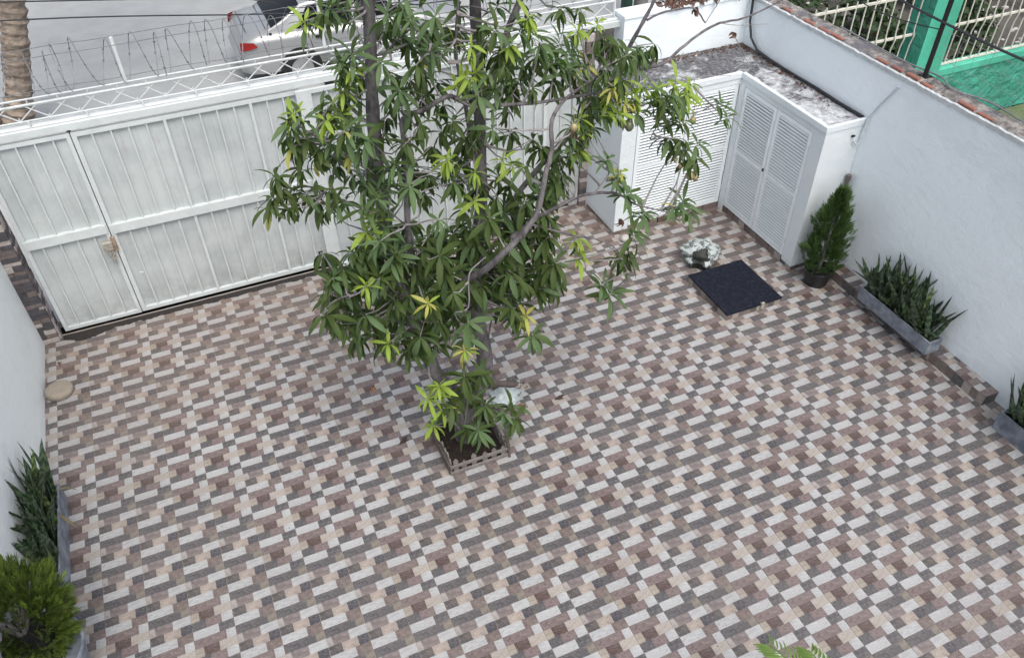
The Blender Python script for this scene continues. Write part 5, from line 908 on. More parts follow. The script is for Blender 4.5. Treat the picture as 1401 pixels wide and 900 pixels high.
# dead red-brown leaf cluster caught in the right branches
def dead_cluster(px, py, z, n, seed, s_=.4):
    r_ = random.Random(seed); b = MB()
    for k in range(n):
        b.grid(xform(leaf_rows(s_ * r_.uniform(.6, 1.1), .07, 1.5, .6), orient(r_.uniform(0, 6.28), r_.uniform(-1.5, -.2), r_.uniform(-1, 1)), Vector((px, py, z))), 0, (1, 1, 1))
    b.build('dead_leaves', 'dry_red', tree, kind='stuff')
for v in DEAD[:2] + DEAD[4:]: dead_cluster(v[0], v[1], v[2], 6, v[0], .28)

# small mango saplings' shoots are part of the tree; loose soil litter
b = MB(); rr = random.Random(31)
for k_ in range(160):
    x, y = rr.uniform(px0 + .1, px1 - .1), rr.uniform(py0 + .1, py1 - .1); a_ = rr.uniform(0, 6.28); s_ = rr.uniform(.05, .2)
    b.grid(xform(leaf_rows(s_, s_ * .3, 1.2), orient(a_, rr.uniform(-.3, .4), rr.uniform(-.8, .8)), Vector((x, y, .22 + .02 * rr.random()))))
b.build('leaf_litter', 'dry_dark', bxp, kind='stuff')

# fallen leaves on the floor
FALL = [(-5.53, -.47, 'dry_orange', .22, .5, 'star-shaped orange fallen leaf cluster on the tiles left of the tree'), (-7.49, -.89, 'dry', .34, 1.2, 'curled tan fallen leaf on the tiles far left of the tree'),
        (-5.45, -3.05, 'dry_dark', .62, .3, 'long dark curled fallen leaf left of the picket box'), (-.35, -3.3, 'dry_dark', .62, -.1, 'long thin dark fallen leaf right of the white bag'),
        (2.91, -4.78, 'dry', .22, 1.5, 'small brown fallen leaf in mid-yard right of the tree'), (-1.35, -3.15, 'dry_orange', .3, 2.0, 'brown-orange fallen leaf beside the white bag'),
        (-1.2, .6, 'dry_orange', .2, .6, 'small yellowish fallen leaf behind the right trunk'), (1.9, -8.0, 'dry_dark', .16, .6, 'tiny dark fallen leaf in the lower middle of the floor'),
        (-14.9, 4.9, 'dry_red', .45, 1.4, 'reddish-brown fallen leaf against the left wall near the gate'), (-14.95, 2.3, 'dry_red', .22, 1.5, 'small red-brown fallen leaf by the left wall below the round stone'),
        (8.3, -13.3, 'dry_dark', .2, .4, 'dark fallen leaf at the lower right edge'), (6.4, -11.6, 'dry_dark', .14, .9, 'tiny dark leaf near the lower right of the floor'),
        (-8.3, -2.5, 'dry_dark', .15, 2.2, 'tiny dark leaf on the left part of the floor')]
for i, (x, y, m_, L_, a_, lb_) in enumerate(FALL):
    b = MB(); n = 4 if i == 0 else 1
    for k in range(n): b.grid(xform(leaf_rows(L_ * (.7 if n > 1 else 1), L_ * .26, 1.3, .5), orient(a_ + k * 1.5, .35, .3), Vector((x, y, .015))))
    tag(b.build('fallen_leaf', m_, at=(x, y, 0), smooth=True), lb_, 'leaf')

b = MB(); rr = random.Random(91)
for k_ in range(150):
    x, y = rr.uniform(-15, 11.5), rr.uniform(-15, 6) if rr.random() < .5 else rr.gauss(-3, 3); a_ = rr.uniform(0, 6.28); s_ = rr.uniform(.02, .075)
    b.grid(xform(leaf_rows(s_, s_ * .4, 1.2, .5), orient(a_, .2, .3), Vector((x, y, .006))))
tag(b.build('floor_debris', 'dry_dark', kind='stuff'), 'specks of leaf debris scattered over the tiled floor', 'litter')
# ------------------------------------------------------------------ snake plants in cement troughs
SNP = [(0, .7), (.2, .9), (.45, 1.), (.7, .85), (.88, .45), (1, .02)]
def trough(label, x0, x1, y0, y1, z0, h, m='planter', end_m=None):
    t = thing('trough_planter', label, 'planter', ((x0 + x1) / 2, (y0 + y1) / 2, z0))
    w = .06
    b = MB(); b.bbox(x0, x0 + w, y0, y1, z0, z0 + h, .015); b.build('side_panel', m, t)
    b = MB(); b.bbox(x1 - w, x1, y0, y1, z0, z0 + h, .015); b.build('side_panel', m, t)
    b = MB(); b.bbox(x0 + w, x1 - w, y0, y0 + w, z0, z0 + h, .015); b.build('end_panel', end_m or m, t)
    b = MB(); b.bbox(x0 + w, x1 - w, y1 - w, y1, z0, z0 + h, .015); b.build('end_panel', m, t)
    b = MB(); b.grid([[(x0 + w + (x1 - x0 - 2 * w) * i / 6, y0 + w + (y1 - y0 - 2 * w) * j / 20, z0 + h * .82 + .03 * nz(i, j)) for i in range(7)] for j in range(21)]); b.build('soil', 'soil', t, kind='stuff')
    return t
def snake_plant(label, x0, x1, y0, y1, z, n, hmin, hmax, seed, lean=(0, 0)):
    r_ = random.Random(seed)
    t = thing('snake_plant', label, 'plant', ((x0 + x1) / 2, (y0 + y1) / 2, z))
    for k in range(n):
        x, y = r_.uniform(x0, x1), y0 + (y1 - y0) * (k + r_.uniform(0, 1)) / n
        ed = min((y - y0), (y1 - y)) / (y1 - y0)
        L_ = r_.uniform(hmin, hmax) * (.8 + .5 * min(ed * 3, 1) * r_.uniform(.5, 1))
        el = r_.uniform(1.0, 1.5) if r_.random() < .8 else r_.uniform(.55, 1.)
        az = r_.uniform(0, 6.28)
        if seed == 15 and math.cos(az) > .1: el = max(el, 1.38)
        g = r_.choice((.8, 1, 1.15, 1.3)); c = (g, g, g * .95) if r_.random() > .08 else (1.9, 1.75, 1.1)
        rows = leaf_rows(L_, r_.uniform(.15, .22), r_.uniform(-.1, .35), .45, prof=SNP)
        tw = r_.uniform(-1.2, 1.2)
        rows = [[(p[0], p[1] * math.cos(tw * i / 5) , p[2] + p[1] * math.sin(tw * i / 5)) for p in rw_] for i, rw_ in enumerate(rows)]
        mt = orient(az, el, r_.uniform(-3, 3)); b = MB()
        b.grid(xform(rows, mt, Vector((x + lean[0] * 0, y, z))), 0, c, uv=True)
        # uv v must run along the leaf
        b.build('leaf', 'snake', t, smooth=True)
    return t
trough('long grey cement trough on the tiled ledge by the right wall', 11.50, 12.08, -6.78, -3.55, .40, .52)
snake_plant('snake plants growing in the trough on the right-hand ledge', 11.62, 11.98, -6.6, -3.7, .80, 95, 1.15, 1.95, 4)
trough('grey cement trough at the right edge of the picture, standing on the floor', 11.42, 12.1, -13.2, -9.8, .0, .72)
snake_plant('snake plants in the trough at the right edge of the picture', 11.57, 11.95, -13.0, -9.95, .58, 90, 1.1, 1.9, 8)
trough('grey trough with a chipped dark end at the foot of the left wall', -15.32, -14.76, -4.18, -1.1, .0, .74, end_m='planter_dark')
snake_plant('dense clump of snake plants in the trough by the left wall', -15.22, -14.84, -4.05, -1.2, .58, 120, 1.25, 2.1, 15)
for (p, q, c, lb_) in (((-14.85, -1.35, .75), (-14.2, -1.1, .2), 'dry', 'withered yellowing leaf hanging over the far end of the left trough'), ((-14.8, -2.2, .75), (-14.4, -2.6, .06), 'dry', 'withered tan leaf drooping from the left trough to the floor')):
    v = Vector(q) - Vector(p); b = MB()
    b.grid(xform(leaf_rows(v.length * .8, .08, .9, .5, prof=SNP), orient(math.atan2(v.y, v.x), math.asin(v.z / v.length) + .4, .2), Vector(p)))
    tag(b.build('withered_leaf', c, at=p, smooth=True), lb_, 'leaf')

# ------------------------------------------------------------------ conifers
def spray(b, c, d, L, r_, w=.05, n=6, col=(1, 1, 1)):
    """flat fern-like conifer spray starting at c along d"""
    d = d.normalized(); s = d.cross(Vector((r_.uniform(-1, 1), r_.uniform(-1, 1), r_.uniform(-1, 1)))).normalized()
    for k in range(-n, n + 1):
        t = 1 - abs(k) / n; q = c + d * L * .55 * t * (.6 + .4 * r_.random())
        e = (d + s * (k / n) * 1.1 + Vector((0, 0, -.05))).normalized() * L * (.35 + .45 * t)
        u = d.cross(s).cross(e).normalized() * w * .5
        g = r_.uniform(.7, 1.35)
        b.face([q - u, q + e * .55 - u * .9, q + e, q + e * .55 + u * .9], 0, (col[0] * g, col[1] * g, col[2] * g))
con = thing('potted_conifer', 'small dark green conifer in a black pot by the cabinet end', 'plant', (11.15, -1.85, 0))
b = MB(); b.lathe(11.15, -1.85, [(.38, 0), (.42, .08), (.47, .4), (.5, .62), (.51, .66), (.47, .66), (.44, .58)], 24, capt=False); b.lathe(11.15, -1.85, [(.44, .585), (.2, .6)], 24); pt_ = b.build('pot', 'black', con, smooth=True)
b = MB(); b.tube([(11.15, -1.85, .5), (11.16, -1.85, 2.2), (11.2, -1.84, 4.1)], [.06, .045, .015], 6); b.build('trunk', 'bark', con)
r_ = random.Random(44); b = MB()
for k in range(1500):
    t = r_.random() ** .9; z = .72 + t * 3.3
    R = .80 * (math.sin(min(1, (t + .2) * 2.2) * math.pi / 2)) * (1 - t) ** .55 + .03
    a_ = r_.uniform(0, 6.28); rr_ = R * (.35 + .65 * r_.random() ** .5) * (1 + .75 * nz(math.cos(a_) * 1.6 + 9, math.sin(a_) * 1.6, z * 1.7))
    c = Vector((11.16 + rr_ * math.cos(a_), -1.85 + rr_ * math.sin(a_), z)); d = Vector((math.cos(a_) * .7, math.sin(a_) * .7, .9 + .5 * t))
    spray(b, c - d * .08, d, r_.uniform(.15, .34), r_, .034, 4)
b.build('foliage', 'thuja', con, kind='stuff')
jc = thing('potted_juniper', 'bushy yellow-green conifer in a tapered grey pot, bottom left corner', 'plant', (-15.0, -6.6, 0))
b = MB()
def sq(r, z, cx=-14.95, cy=-7.05): return [(cx + r * math.cos(a_) * 1.0, cy + r * math.sin(a_), z) for a_ in [2 * math.pi * k / 28 for k in range(28)]]
b.grid([sq(.62, 0), sq(.72, .3), sq(.92, 1.3), sq(1.02, 1.75), sq(1.04, 1.85), sq(.96, 1.86), sq(.93, 1.7)], close=True); b.face(sq(.93, 1.7)); b.build('pot', 'planter', jc, smooth=True)
b = MB(); b.grid([sq(.5, 2.5, -14.97, -6.95), sq(.56, 2.1), sq(.6, 1.72)][::-1], close=True); b.face(sq(.5, 2.5, -14.97, -6.95)); b.build('inner_pot', 'black', jc, smooth=True)
stems = []
for k in range(7):
    a_ = k * .9; b = MB(); b.tube([(-14.95, -6.9, 2.3), (-14.95 + .3 * math.cos(a_), -6.8 + .3 * math.sin(a_), 3.0), (-15.0 + .65 * math.cos(a_), -6.6 + .65 * math.sin(a_), 3.7)], [.05, .04, .02], 5); b.build('stem', 'bark', jc)
r_ = random.Random(5); b = MB()
for k in range(2000):
    a_ = r_.uniform(0, 6.28); el = r_.uniform(-.75, 1.45); R = r_.uniform(.5, 1.0) ** .6 * (1 + .22 * nz(a_ * 1.2, el * 2, 4))
    c = Vector((-15.0 + R * 1.12 * math.cos(a_) * math.cos(el), -6.62 + R * 1.15 * math.sin(a_) * math.cos(el), 2.65 + R * 1.4 * math.sin(el)))
    if abs(c.x + 15.3) < .2 and -7.2 < c.y < -6.9 and c.z > 3.5: continue
    if c.x < -15.3: continue
    d = (c - Vector((-15.1, -6.6, 2.2))); d.z += .35
    g = r_.choice((.7, 1, 1.2)); spray(b, c - d.normalized() * .15, d, r_.uniform(.2, .4), r_, .032, 5, (g, g, g * .8))
b.build('foliage', 'juniper', jc, kind='stuff')

# palm at the bottom edge
pm = thing('potted_palm', 'palm whose frond tips poke up at the bottom edge of the picture', 'plant', (-.5, -16.4, 0))
b = MB(); b.lathe(-.5, -16.4, [(.45, 0), (.5, .1), (.6, .8), (.62, .85), (.55, .85)], 20); b.build('pot', 'terracotta', pm)
b = MB(); b.tube([(-.5, -16.4, .6), (-.52, -16.35, 1.8), (-.5, -16.3, 2.3)], [.12, .1, .06], 8); b.build('trunk', 'palmtrunk', pm)
def frond(P, nl, ll, seed, w=.05):
    r_ = random.Random(seed); S = smooth_path([(*p, .02) for p in P], 6); b = MB(); b.tube([v[:3] for v in S], [.03 - .022 * i / len(S) for i in range(len(S))], 5)
    N = len(S)
    for k in range(nl):
        t = .25 + .75 * k / nl; f_ = t * (N - 1); i = min(int(f_), N - 2); p = Vector(S[i][:3]).lerp(Vector(S[i + 1][:3]), f_ - i)
        d = (Vector(S[i + 1][:3]) - Vector(S[i][:3])).normalized(); sd = d.cross(Vector((0, 0, 1))).normalized()
        for s_ in (-1, 1):
            e = (d * .75 + sd * s_ * .8 + Vector((0, 0, .25))).normalized(); L_ = ll * (1.1 - .6 * t) * r_.uniform(.85, 1.1)
            b.grid(xform(leaf_rows(L_, w, .7, .5), orient(math.atan2(e.y, e.x), math.asin(e.z), s_ * .4), p), 0, (1, 1, 1) if r_.random() > .2 else (1.3, 1.2, .8))
    b.build('frond', 'palm', pm, smooth=True)
frond([(-.5, -16.3, 2.3), (-.55, -15.4, 3.3), (-.65, -14.55, 3.5), (-.72, -13.85, 3.2)], 16, .75, 1)
frond([(-.5, -16.3, 2.3), (-.2, -15.5, 3.2), (-.05, -14.9, 3.3), (.05, -14.25, 3.05)], 14, .7, 2, .08)
frond([(-.5, -16.3, 2.3), (-1.2, -15.9, 3.2), (-1.8, -15.6, 3.3), (-2.4, -15.4, 2.9)], 16, .7, 3)
frond([(-.5, -16.3, 2.3), (.3, -16.6, 3.2), (1.0, -16.9, 3.2), (1.5, -17.1, 2.8)], 16, .7, 4)
frond([(-.5, -16.3, 2.3), (-.7, -17.2, 3.2), (-.8, -18, 3.2), (-.8, -18.5, 2.7)], 16, .7, 5)

# ================================================================== CAR
car = thing('parked_car', 'silver four-door saloon parked in the street with its tail to the left', 'car', (1.0, 26.75, -.6))
CX, CY, CZ = -5.2, 26.75, -.60
def cl(x, y, z): return (CX + x / T, CY + y / T, CZ + z / T)
BS = [  # x, half width, z bottom, z shoulder, z top centre
 (0.0, .66, .40, .62, .66), (.04, .74, .30, .80, .86), (.14, .79, .26, .90, .97), (.35, .825, .25, .93, 1.01), (.7, .84, .25, .93, 1.02), (1.1, .845, .25, .93, 1.0),
 (1.8, .85, .24, .92, .98), (2.6, .85, .24, .91, .97), (3.1, .845, .24, .89, .97), (3.35, .84, .25, .86, .94), (3.8, .82, .26, .80, .88), (4.1, .77, .28, .72, .79), (4.24, .70, .33, .62, .67), (4.30, .60, .40, .52, .55)]
rows = []
for x, w, zb, zs, zt in BS:
    half = [(w * .86, zb), (w * .97, zb + .06), (w, zb + .16), (w * 1.0, (zb + zs) / 2 + .02), (w * .985, zs - .10), (w * .95, zs - .02), (w * .86, zs + (zt - zs) * .45), (w * .6, zt - .012), (w * .3, zt), (0, zt + .004)]
    ring = [(y, z) for y, z in half] + [(-y, z) for y, z in half[::-1][1:]]
    rows.append([cl(x, -y, z) for y, z in ring])
b = MB(); b.grid(rows); b.face(rows[0][::-1]); b.face(rows[-1])
body = b.build('body', 'silver', car, smooth=True)
CS = [(.52, .70, 1.00, .70), (.78, .69, 1.13, .745), (1.16, .61, 1.345, .76), (1.5, .585, 1.385, .76), (2.1, .585, 1.395, .765), (2.5, .60, 1.37, .765), (2.78, .63, 1.27, .76), (3.22, .70, .985, .72)]
def cab(x):
    for p, q in zip(CS, CS[1:]):
        if p[0] <= x <= q[0]:
            t = (x - p[0]) / (q[0] - p[0]); return [p[i] + (q[i] - p[i]) * t for i in range(4)]
rows = []
for x, wt, zt, wb in CS:
    half = [(wb + .02, .90), (wb, .96), (wt + (wb - wt) * .12, zt - .05 if zt > 1.1 else zt - .02), (wt, zt - .012), (wt * .7, zt + .006), (0, zt + .014)]
    rows.append([cl(x, -y, z) for y, z in half + [(-a, z_) for a, z_ in half[::-1][1:]]])
b = MB(); b.grid(rows); b.build('roof', 'silver', car, smooth=True)
# rear and front screens
def screen(xs, mname, inset=.06, zo=.012, nm='windscreen'):
    b = MB(); rw = []
    for x in xs:
        _, wt, zt, wb = cab(x); w = wt - inset * .4
        rw.append([cl(x, -w + 2 * w * k / 8, zt + .018 * (1 - (2 * k / 8 - 1) ** 2) - .010 + zo) for k in range(9)])
    b.grid(rw); return b.build(nm, mname, car, smooth=True)
screen([.585, .68, .78, .92, 1.05, 1.14], 'glass', nm='rear_window')
screen([2.62, 2.70, 2.78, 2.9, 3.05, 3.16], 'glass')
for s_ in (-1, 1):
    def sw(x, f):                                      # point on the cabin side, f=0 belt .. 1 top
        _, wt, zt, wb = cab(x); z = .975 + (zt - .065 - .975) * f
        w = wb + (wt + (wb - wt) * .12 - wb) * (z - .96) / max(.05, (zt - .05 - .96)); return cl(x, s_ * (w + .007), z)
    for (xa, xb, xc, xd) in (((1.0), (1.26), 2.02, 2.02), (2.10, 2.10, 2.52, 2.95)):
        b = MB(); n = 6; lo = [sw(xa + (xd - xa) * k / n, .0) for k in range(n + 1)]; hi = [sw(xb + (xc - xb) * k / n, 1.0 if cab(xb + (xc - xb) * k / n)[2] > 1.1 else .5) for k in range(n + 1)]
        b.grid([lo, hi] if s_ < 0 else [hi, lo]); b.build('side_window', 'glass', car)
    b = MB()
    for x in (1.18, 2.06, 3.05): b.tube([cl(x, s_ * .846, .35), cl(x + (.05 if x < 1.5 else 0), s_ * .853, .62), cl(x, s_ * .842, .90)], .006 / T, 4)
    b.build('door_gap', 'trim', car)
    for x in (1.30, 2.22):
        b = MB(); p = cl(x, s_ * .848, .80); b.bbox(p[0], p[0] + .18 / T, p[1] - .012 / T, p[1] + .012 / T, p[2], p[2] + .05 / T, .01); b.build('door_handle', 'trim', car)
    b = MB(); p = cl(0, 0, 0); b.tube([cl(.3, s_ * .835, .50), cl(2, s_ * .862, .52), cl(4, s_ * .80, .50)], .016 / T, 5); b.build('side_moulding', 'silver', car)
    # tail lamp wraps the corner
    b = MB(); A = [(.012, .70, .73), (.05, .745, .74), (.14, .80, .76), (.30, .832, .80)]; B_ = [(.028, .66, .86), (.06, .74, .885), (.15, .79, .89), (.24, .822, .885)]
    b.grid([[cl(x - .012, s_ * (y + .012), z) for x, y, z in A], [cl(x - .012, s_ * (y + .014), z) for x, y, z in B_]][::(1 if s_ < 0 else -1)]); b.build('tail_lamp', 'redlamp', car, smooth=True)
    b = MB(); A = [(4.28, .58, .52), (4.24, .69, .54), (4.10, .775, .58), (3.95, .80, .62)]; B_ = [(4.245, .56, .64), (4.2, .69, .68), (4.06, .765, .72), (3.95, .79, .73)]
    b.grid([[cl(x + .01, s_ * (y + .012), z) for x, y, z in A], [cl(x + .01, s_ * (y + .012), z) for x, y, z in B_]]); b.build('headlamp', 'lamp', car, smooth=True)
    b = MB(); p = cl(2.98, s_ * .93, 1.0); b.bbox(p[0] - .06 / T, p[0] + .06 / T, p[1] - .09 / T, p[1] + .09 / T, p[2] - .05 / T, p[2] + .07 / T, .05); b.build('mirror', 'silver', car)
    for wx in (.98, 3.50):
        b = MB(); c0 = cl(wx, s_ * (.855), .32)                # dark wheel arch
        y0, y1 = sorted((c0[1], c0[1] - s_ * .3 / T)); b.lathe(c0[0], c0[2], [(.365 / T, y0), (.365 / T, y1)], 26, axis='y'); b.build('wheel_arch', 'trim', car)
        c1 = cl(wx, s_ * .80, .30); e = s_ * .075 / T
        b = MB(); prof = [(.20 / T, c1[1] + e * .7), (.29 / T, c1[1] + e), (.30 / T, c1[1] + e * .5), (.30 / T, c1[1] - e), (.2 / T, c1[1] - e)]
        b.lathe(c1[0], c1[2], prof, 24, axis='y', capt=False, capb=False); ty = b.build('tyre', 'rubber', car, smooth=True)
        b = MB(); b.lathe(c1[0], c1[2], [(.20 / T, c1[1] + e * .9), (.19 / T, c1[1] + e * .6), (.06 / T, c1[1] + e * .75), (.05 / T, c1[1] + e * .95)], 24, axis='y'); rm = b.build('rim', 'rim', ty)
        b = MB()
        for k in range(7):
            a_ = k * 6.283 / 7; b.lathe(c1[0] + .12 / T * math.cos(a_), c1[2] + .12 / T * math.sin(a_), [(.027 / T, c1[1] + e * .74), (.027 / T, c1[1] + e * .80)], 8, axis='y')
        b.build('rim_hole', 'trim', ty)
b = MB(); p = cl(.47, -.79, .955); b.lathe(p[0], p[2], [(.03, p[1] - .05), (.03, p[1])], 8, axis='y'); 
b = MB(); b.lathe(*cl(.55, -.75, 0)[:2], [(.075, cl(0, 0, .945)[2]), (.075, cl(0, 0, .972)[2])], 10); b.build('lock_cap', 'trim', car)
b = MB(); b.grid([[cl(-.045, -.60 + 1.2 * k / 8, .34) for k in range(9)], [cl(-.06 , -.64 + 1.28 * k / 8, .50) for k in range(9)], [cl(-.02, -.64 + 1.28 * k / 8, .60) for k in range(9)], [cl(.05, -.66 + 1.32 * k / 8, .61) for k in range(9)]])
for s_ in (-1, 1): b.grid([[cl(x, s_ * y, .33) for x, y in ((-.045, .6), (.08, .79), (.3, .85), (.58, .862))], [cl(x, s_ * y, .50) for x, y in ((-.06, .64), (.07, .81), (.3, .868), (.6, .872))], [cl(x, s_ * y, .585) for x, y in ((-.02, .64), (.08, .79), (.3, .84), (.58, .85))]][::(-s_)])
b.build('rear_bumper', 'silver', car, smooth=True)
b = MB(); b.tube([cl(.16, -.55, .985), cl(.16, 0, 1.0), cl(.16, .55, .985)], .006 / T, 4); b.tube([cl(.50, -.62, 1.012), cl(.50, 0, 1.03), cl(.50, .62, 1.012)], .005 / T, 4); b.build('boot_gap', 'trim', car)

# things lying beside the car
b = MB(); b.bbox(-.1, 1.0, 22.2, 23.0, -.02, .7, .15); b.bbox(.3, .9, 22.3, 22.9, .7, .9, .1)
tag(b.build('blue_bundle', 'tarp', at=(.4, 22.6, 0)), 'dark blue bundle on the pavement beside the silver car', 'bundle')
b = MB(); b.bbox(-1.5, -.2, 22.3, 23.1, -.02, .62, .05); tag(b.build('black_crate', 'black', at=(-.9, 22.7, 0)), 'black crate on the pavement beside the rear wheel of the silver car', 'crate')

# ================================================================== STREET
pt_ = thing('palm_tree', 'thick ringed palm trunk rising beside the street, top left', 'tree', (-16.3, 25.2, -.6))
b = MB(); pts = []; rad = []; rr = random.Random(9)
for i in range(120):
    z = -.6 + i * .16; pts.append((-16.45 + .34 * z - .004 * z * z, 25.2, z)); rad.append(.60 - .006 * z + (.06 if i % 3 == 0 else 0) + rr.uniform(-.03, .03) + max(0, .12 - z * .12))
b.tube(pts, rad, 16, jit=.04); b.build('trunk', 'palmtrunk', pt_, smooth=False)
top = pts[-1]
for k in range(16):
    a_ = k * 6.283 / 16; b = MB()
    P = [top, (top[0] + 3 * math.cos(a_), top[1] + 3 * math.sin(a_), top[2] + 2.5), (top[0] + 7 * math.cos(a_), top[1] + 7 * math.sin(a_), top[2] + 1.5), (top[0] + 9 * math.cos(a_), top[1] + 9 * math.sin(a_), top[2] - 1.5)]
    S = smooth_path([(*p, 0) for p in P], 8)
    for i in range(2, len(S) - 1):
        d = (Vector(S[i + 1][:3]) - Vector(S[i][:3])).normalized(); sd = d.cross(Vector((0, 0, 1))).normalized()
        for s_ in (-1, 1):
            e = sd * s_ + d * .5 + Vector((0, 0, -.5)); p = Vector(S[i][:3]); b.face([p, p + e * .9 + d * .12, p + e * 1.9, p + e * .9 - d * .12])
    b.build('frond', 'palm', pt_)
b = MB(); b.lathe(-17.6, 25.6, [(.25, -.6), (.5, -.4), (.55, 0), (.4, .25), (.1, .3)], 16)
tag(b.build('street_stone', 'wood_dark', at=(-17.6, 25.6, -.4), smooth=True), 'dark rounded stone beside the foot of the palm trunk', 'stone')
b = MB(); b.lathe(18.35, 25.1, [(.36, -.6), (.36, 9)], 18); tag(b.build('green_post', 'greenpost', at=(18.35, 25.1, -.4), smooth=True), 'dark green post beside the street, behind the end of the lattice railing', 'post')
b = MB(); b.lathe(19.5, 25.3, [(.44, -.6), (.36, 20)], 20); tag(b.build('utility_pole', 'pole', at=(19.5, 25.3, -.4), smooth=True), 'grey concrete utility pole next to the dark green post', 'pole')
def cable(lb, P, r=.028, mt='cable', cat='cable'):
    S = smooth_path([(*p, 0) for p in P], 6); b = MB(); b.tube([v[:3] for v in S], r, 5); return tag(b.build('overhead_cable', mt, at=P[0]), lb, cat)
cable('lowest black cable crossing in front of the palm trunk and the car boot', [(-30, 14.6, 9.6), (-13.56, 15, 7.96), (-5.16, 15, 6.83), (-1.8, 15, 6.5), (12, 15, 5.9), (30, 15, 5.6)])
cable('upper black cable passing the car rear window', [(-30, 15.4, 10.6), (-6.54, 15.4, 7.55), (-1.45, 15.4, 6.6), (4, 15.3, 5.95), (30, 15, 5.9)])
cable('thin black cable just above the car side windows', [(-30, 15.8, 11), (-9, 15.8, 8.4), (-4.45, 15.8, 6.95), (0, 15.8, 6.3), (30, 15.5, 5.2)], .02)

# rubble and dead leaves on top of the back wall
b = MB(); rr = random.Random(77)
for k_ in range(420):
    x, y = rr.uniform(8.6, 12.4), 6.2 + abs(rr.gauss(.35, .25)); a_ = rr.uniform(0, 6.28); s_ = rr.uniform(.1, .35)
    b.grid(xform(leaf_rows(s_, s_ * .35, 1.3, .6), orient(a_, rr.uniform(-.2, .6), rr.uniform(-1, 1)), Vector((x, y, 7.82 + rr.random() * .08))))
for k_ in range(260):
    x, y = (rr.uniform(7, 12.2), 6.15 - abs(rr.gauss(0, .25))) if rr.random() < .6 else (12.2 - abs(rr.gauss(0, .2)), rr.uniform(.5, 6.1)); a_ = rr.uniform(0, 6.28); s_ = rr.uniform(.06, .22)
    b.grid(xform(leaf_rows(s_, s_ * .35, 1.3, .6), orient(a_, rr.uniform(-.2, .4), rr.uniform(-1, 1)), Vector((x, y, 5.94 + rr.random() * .04))))
o = b.build('dead_leaf_litter', 'dry_red', kind='stuff', at=(10, 6, 5.9)); tag(o, 'reddish dead leaves gathered on the cabinet roof and the street wall', 'litter')

# ================================================================== NEIGHBOUR
nf = thing('neighbour_fence', 'teal low wall with a cream bar grille beyond the right-hand wall', 'fence', (24, 6.6, -.8))
NY = 6.6
rows = []
for k in range(15):
    z = -.85 + (2.02 + .85) * k / 14
    rows.append([(13.3 + (45 - 13.3) * i / 180, NY + .07 * nz(i * .42, k * .45, 3) + .05 * nz(i * 1.1, k * 1.2, 8), z) for i in range(181)])
b = MB(); b.grid(rows); b.box(13.3, 45, NY + .12, NY + .55, -.85, 2.0); b.build('rough_wall', 'teal_rough', nf)
b = MB(); b.bbox(13.3, 45, NY - .07, NY + .6, 2.0, 2.36, .04); b.build('wall_coping', 'teal', nf)
b = MB(); b.bbox(22.55, 24.15, NY - .35, NY + .75, -.85, 9.5, .05); b.build('column', 'teal', nf)
b = MB(); rows = [[(22.50 + .05 * nz(i, k), NY - .36 + 1.1 * i / 6, -.8 + 10 * k / 30) for i in range(7)] for k in range(31)]; b.grid(rows); b.build('column_render', 'teal_rough', nf)
gr = []
for (xa, xb) in ((13.4, 22.5), (24.2, 45)):
    for z_ in (2.44, 4.30, 6.12):
        b = MB(); b.bbox(xa, xb, NY + .2, NY + .30, z_ - .05, z_ + .05, .01); b.build('grille_rail', 'grille', nf)
bm_ = MB(); bm_.tube([(0, 0, 0), (0, -.02, 1.4), (.02, -.09, 1.8), (0, -.03, 2.1), (0, 0, 3.0), (0, 0, 3.9)], .034, 6); bm_ = bm_.mesh('grille_bar', 'grille')
x = 13.7
while x < 44:
    if not (22.4 < x < 24.3): link('grille_bar', bm_, nf, (x, NY + .22, 2.44))
    x += .54
b = MB(); b.tube([(12.84, -2.15, 7.8), (12.88, -2.15, 10.6), (12.86, -2.15, 13)], .075, 8); b.box(12.7, 13.0, -2.3, -2.0, 7.78, 7.9)
tag(b.build('iron_post', 'black', at=(12.84, -2.15, 7.8)), 'black iron post standing on the right wall in front of the teal column', 'post')
def cab2(lb, P, r, mt='cable'): return cable(lb, P, r, mt)
cab2('thick black cable sloping down over the neighbour grille to the right', [(12.8, 3, 9.9), (12.8, -.39, 9.65), (12.8, -2.45, 9.57), (12.8, -5.07, 9.55), (12.8, -12, 9.7)], .04)
cab2('thin dark cable running level across the teal column', [(12.8, 3.0, 9.2), (12.8, .1, 9.05), (12.8, -2.2, 9.35)], .018)
cab2('grey cable lying loosely along the broken wall top', [(13.05, 2, 7.92), (12.95, -1, 7.93), (13.1, -2.5, 7.94), (12.8, -3.3, 7.93), (13.12, -4.4, 7.94), (13.0, -6, 7.93), (13.05, -9, 7.93)], .03, 'wire')
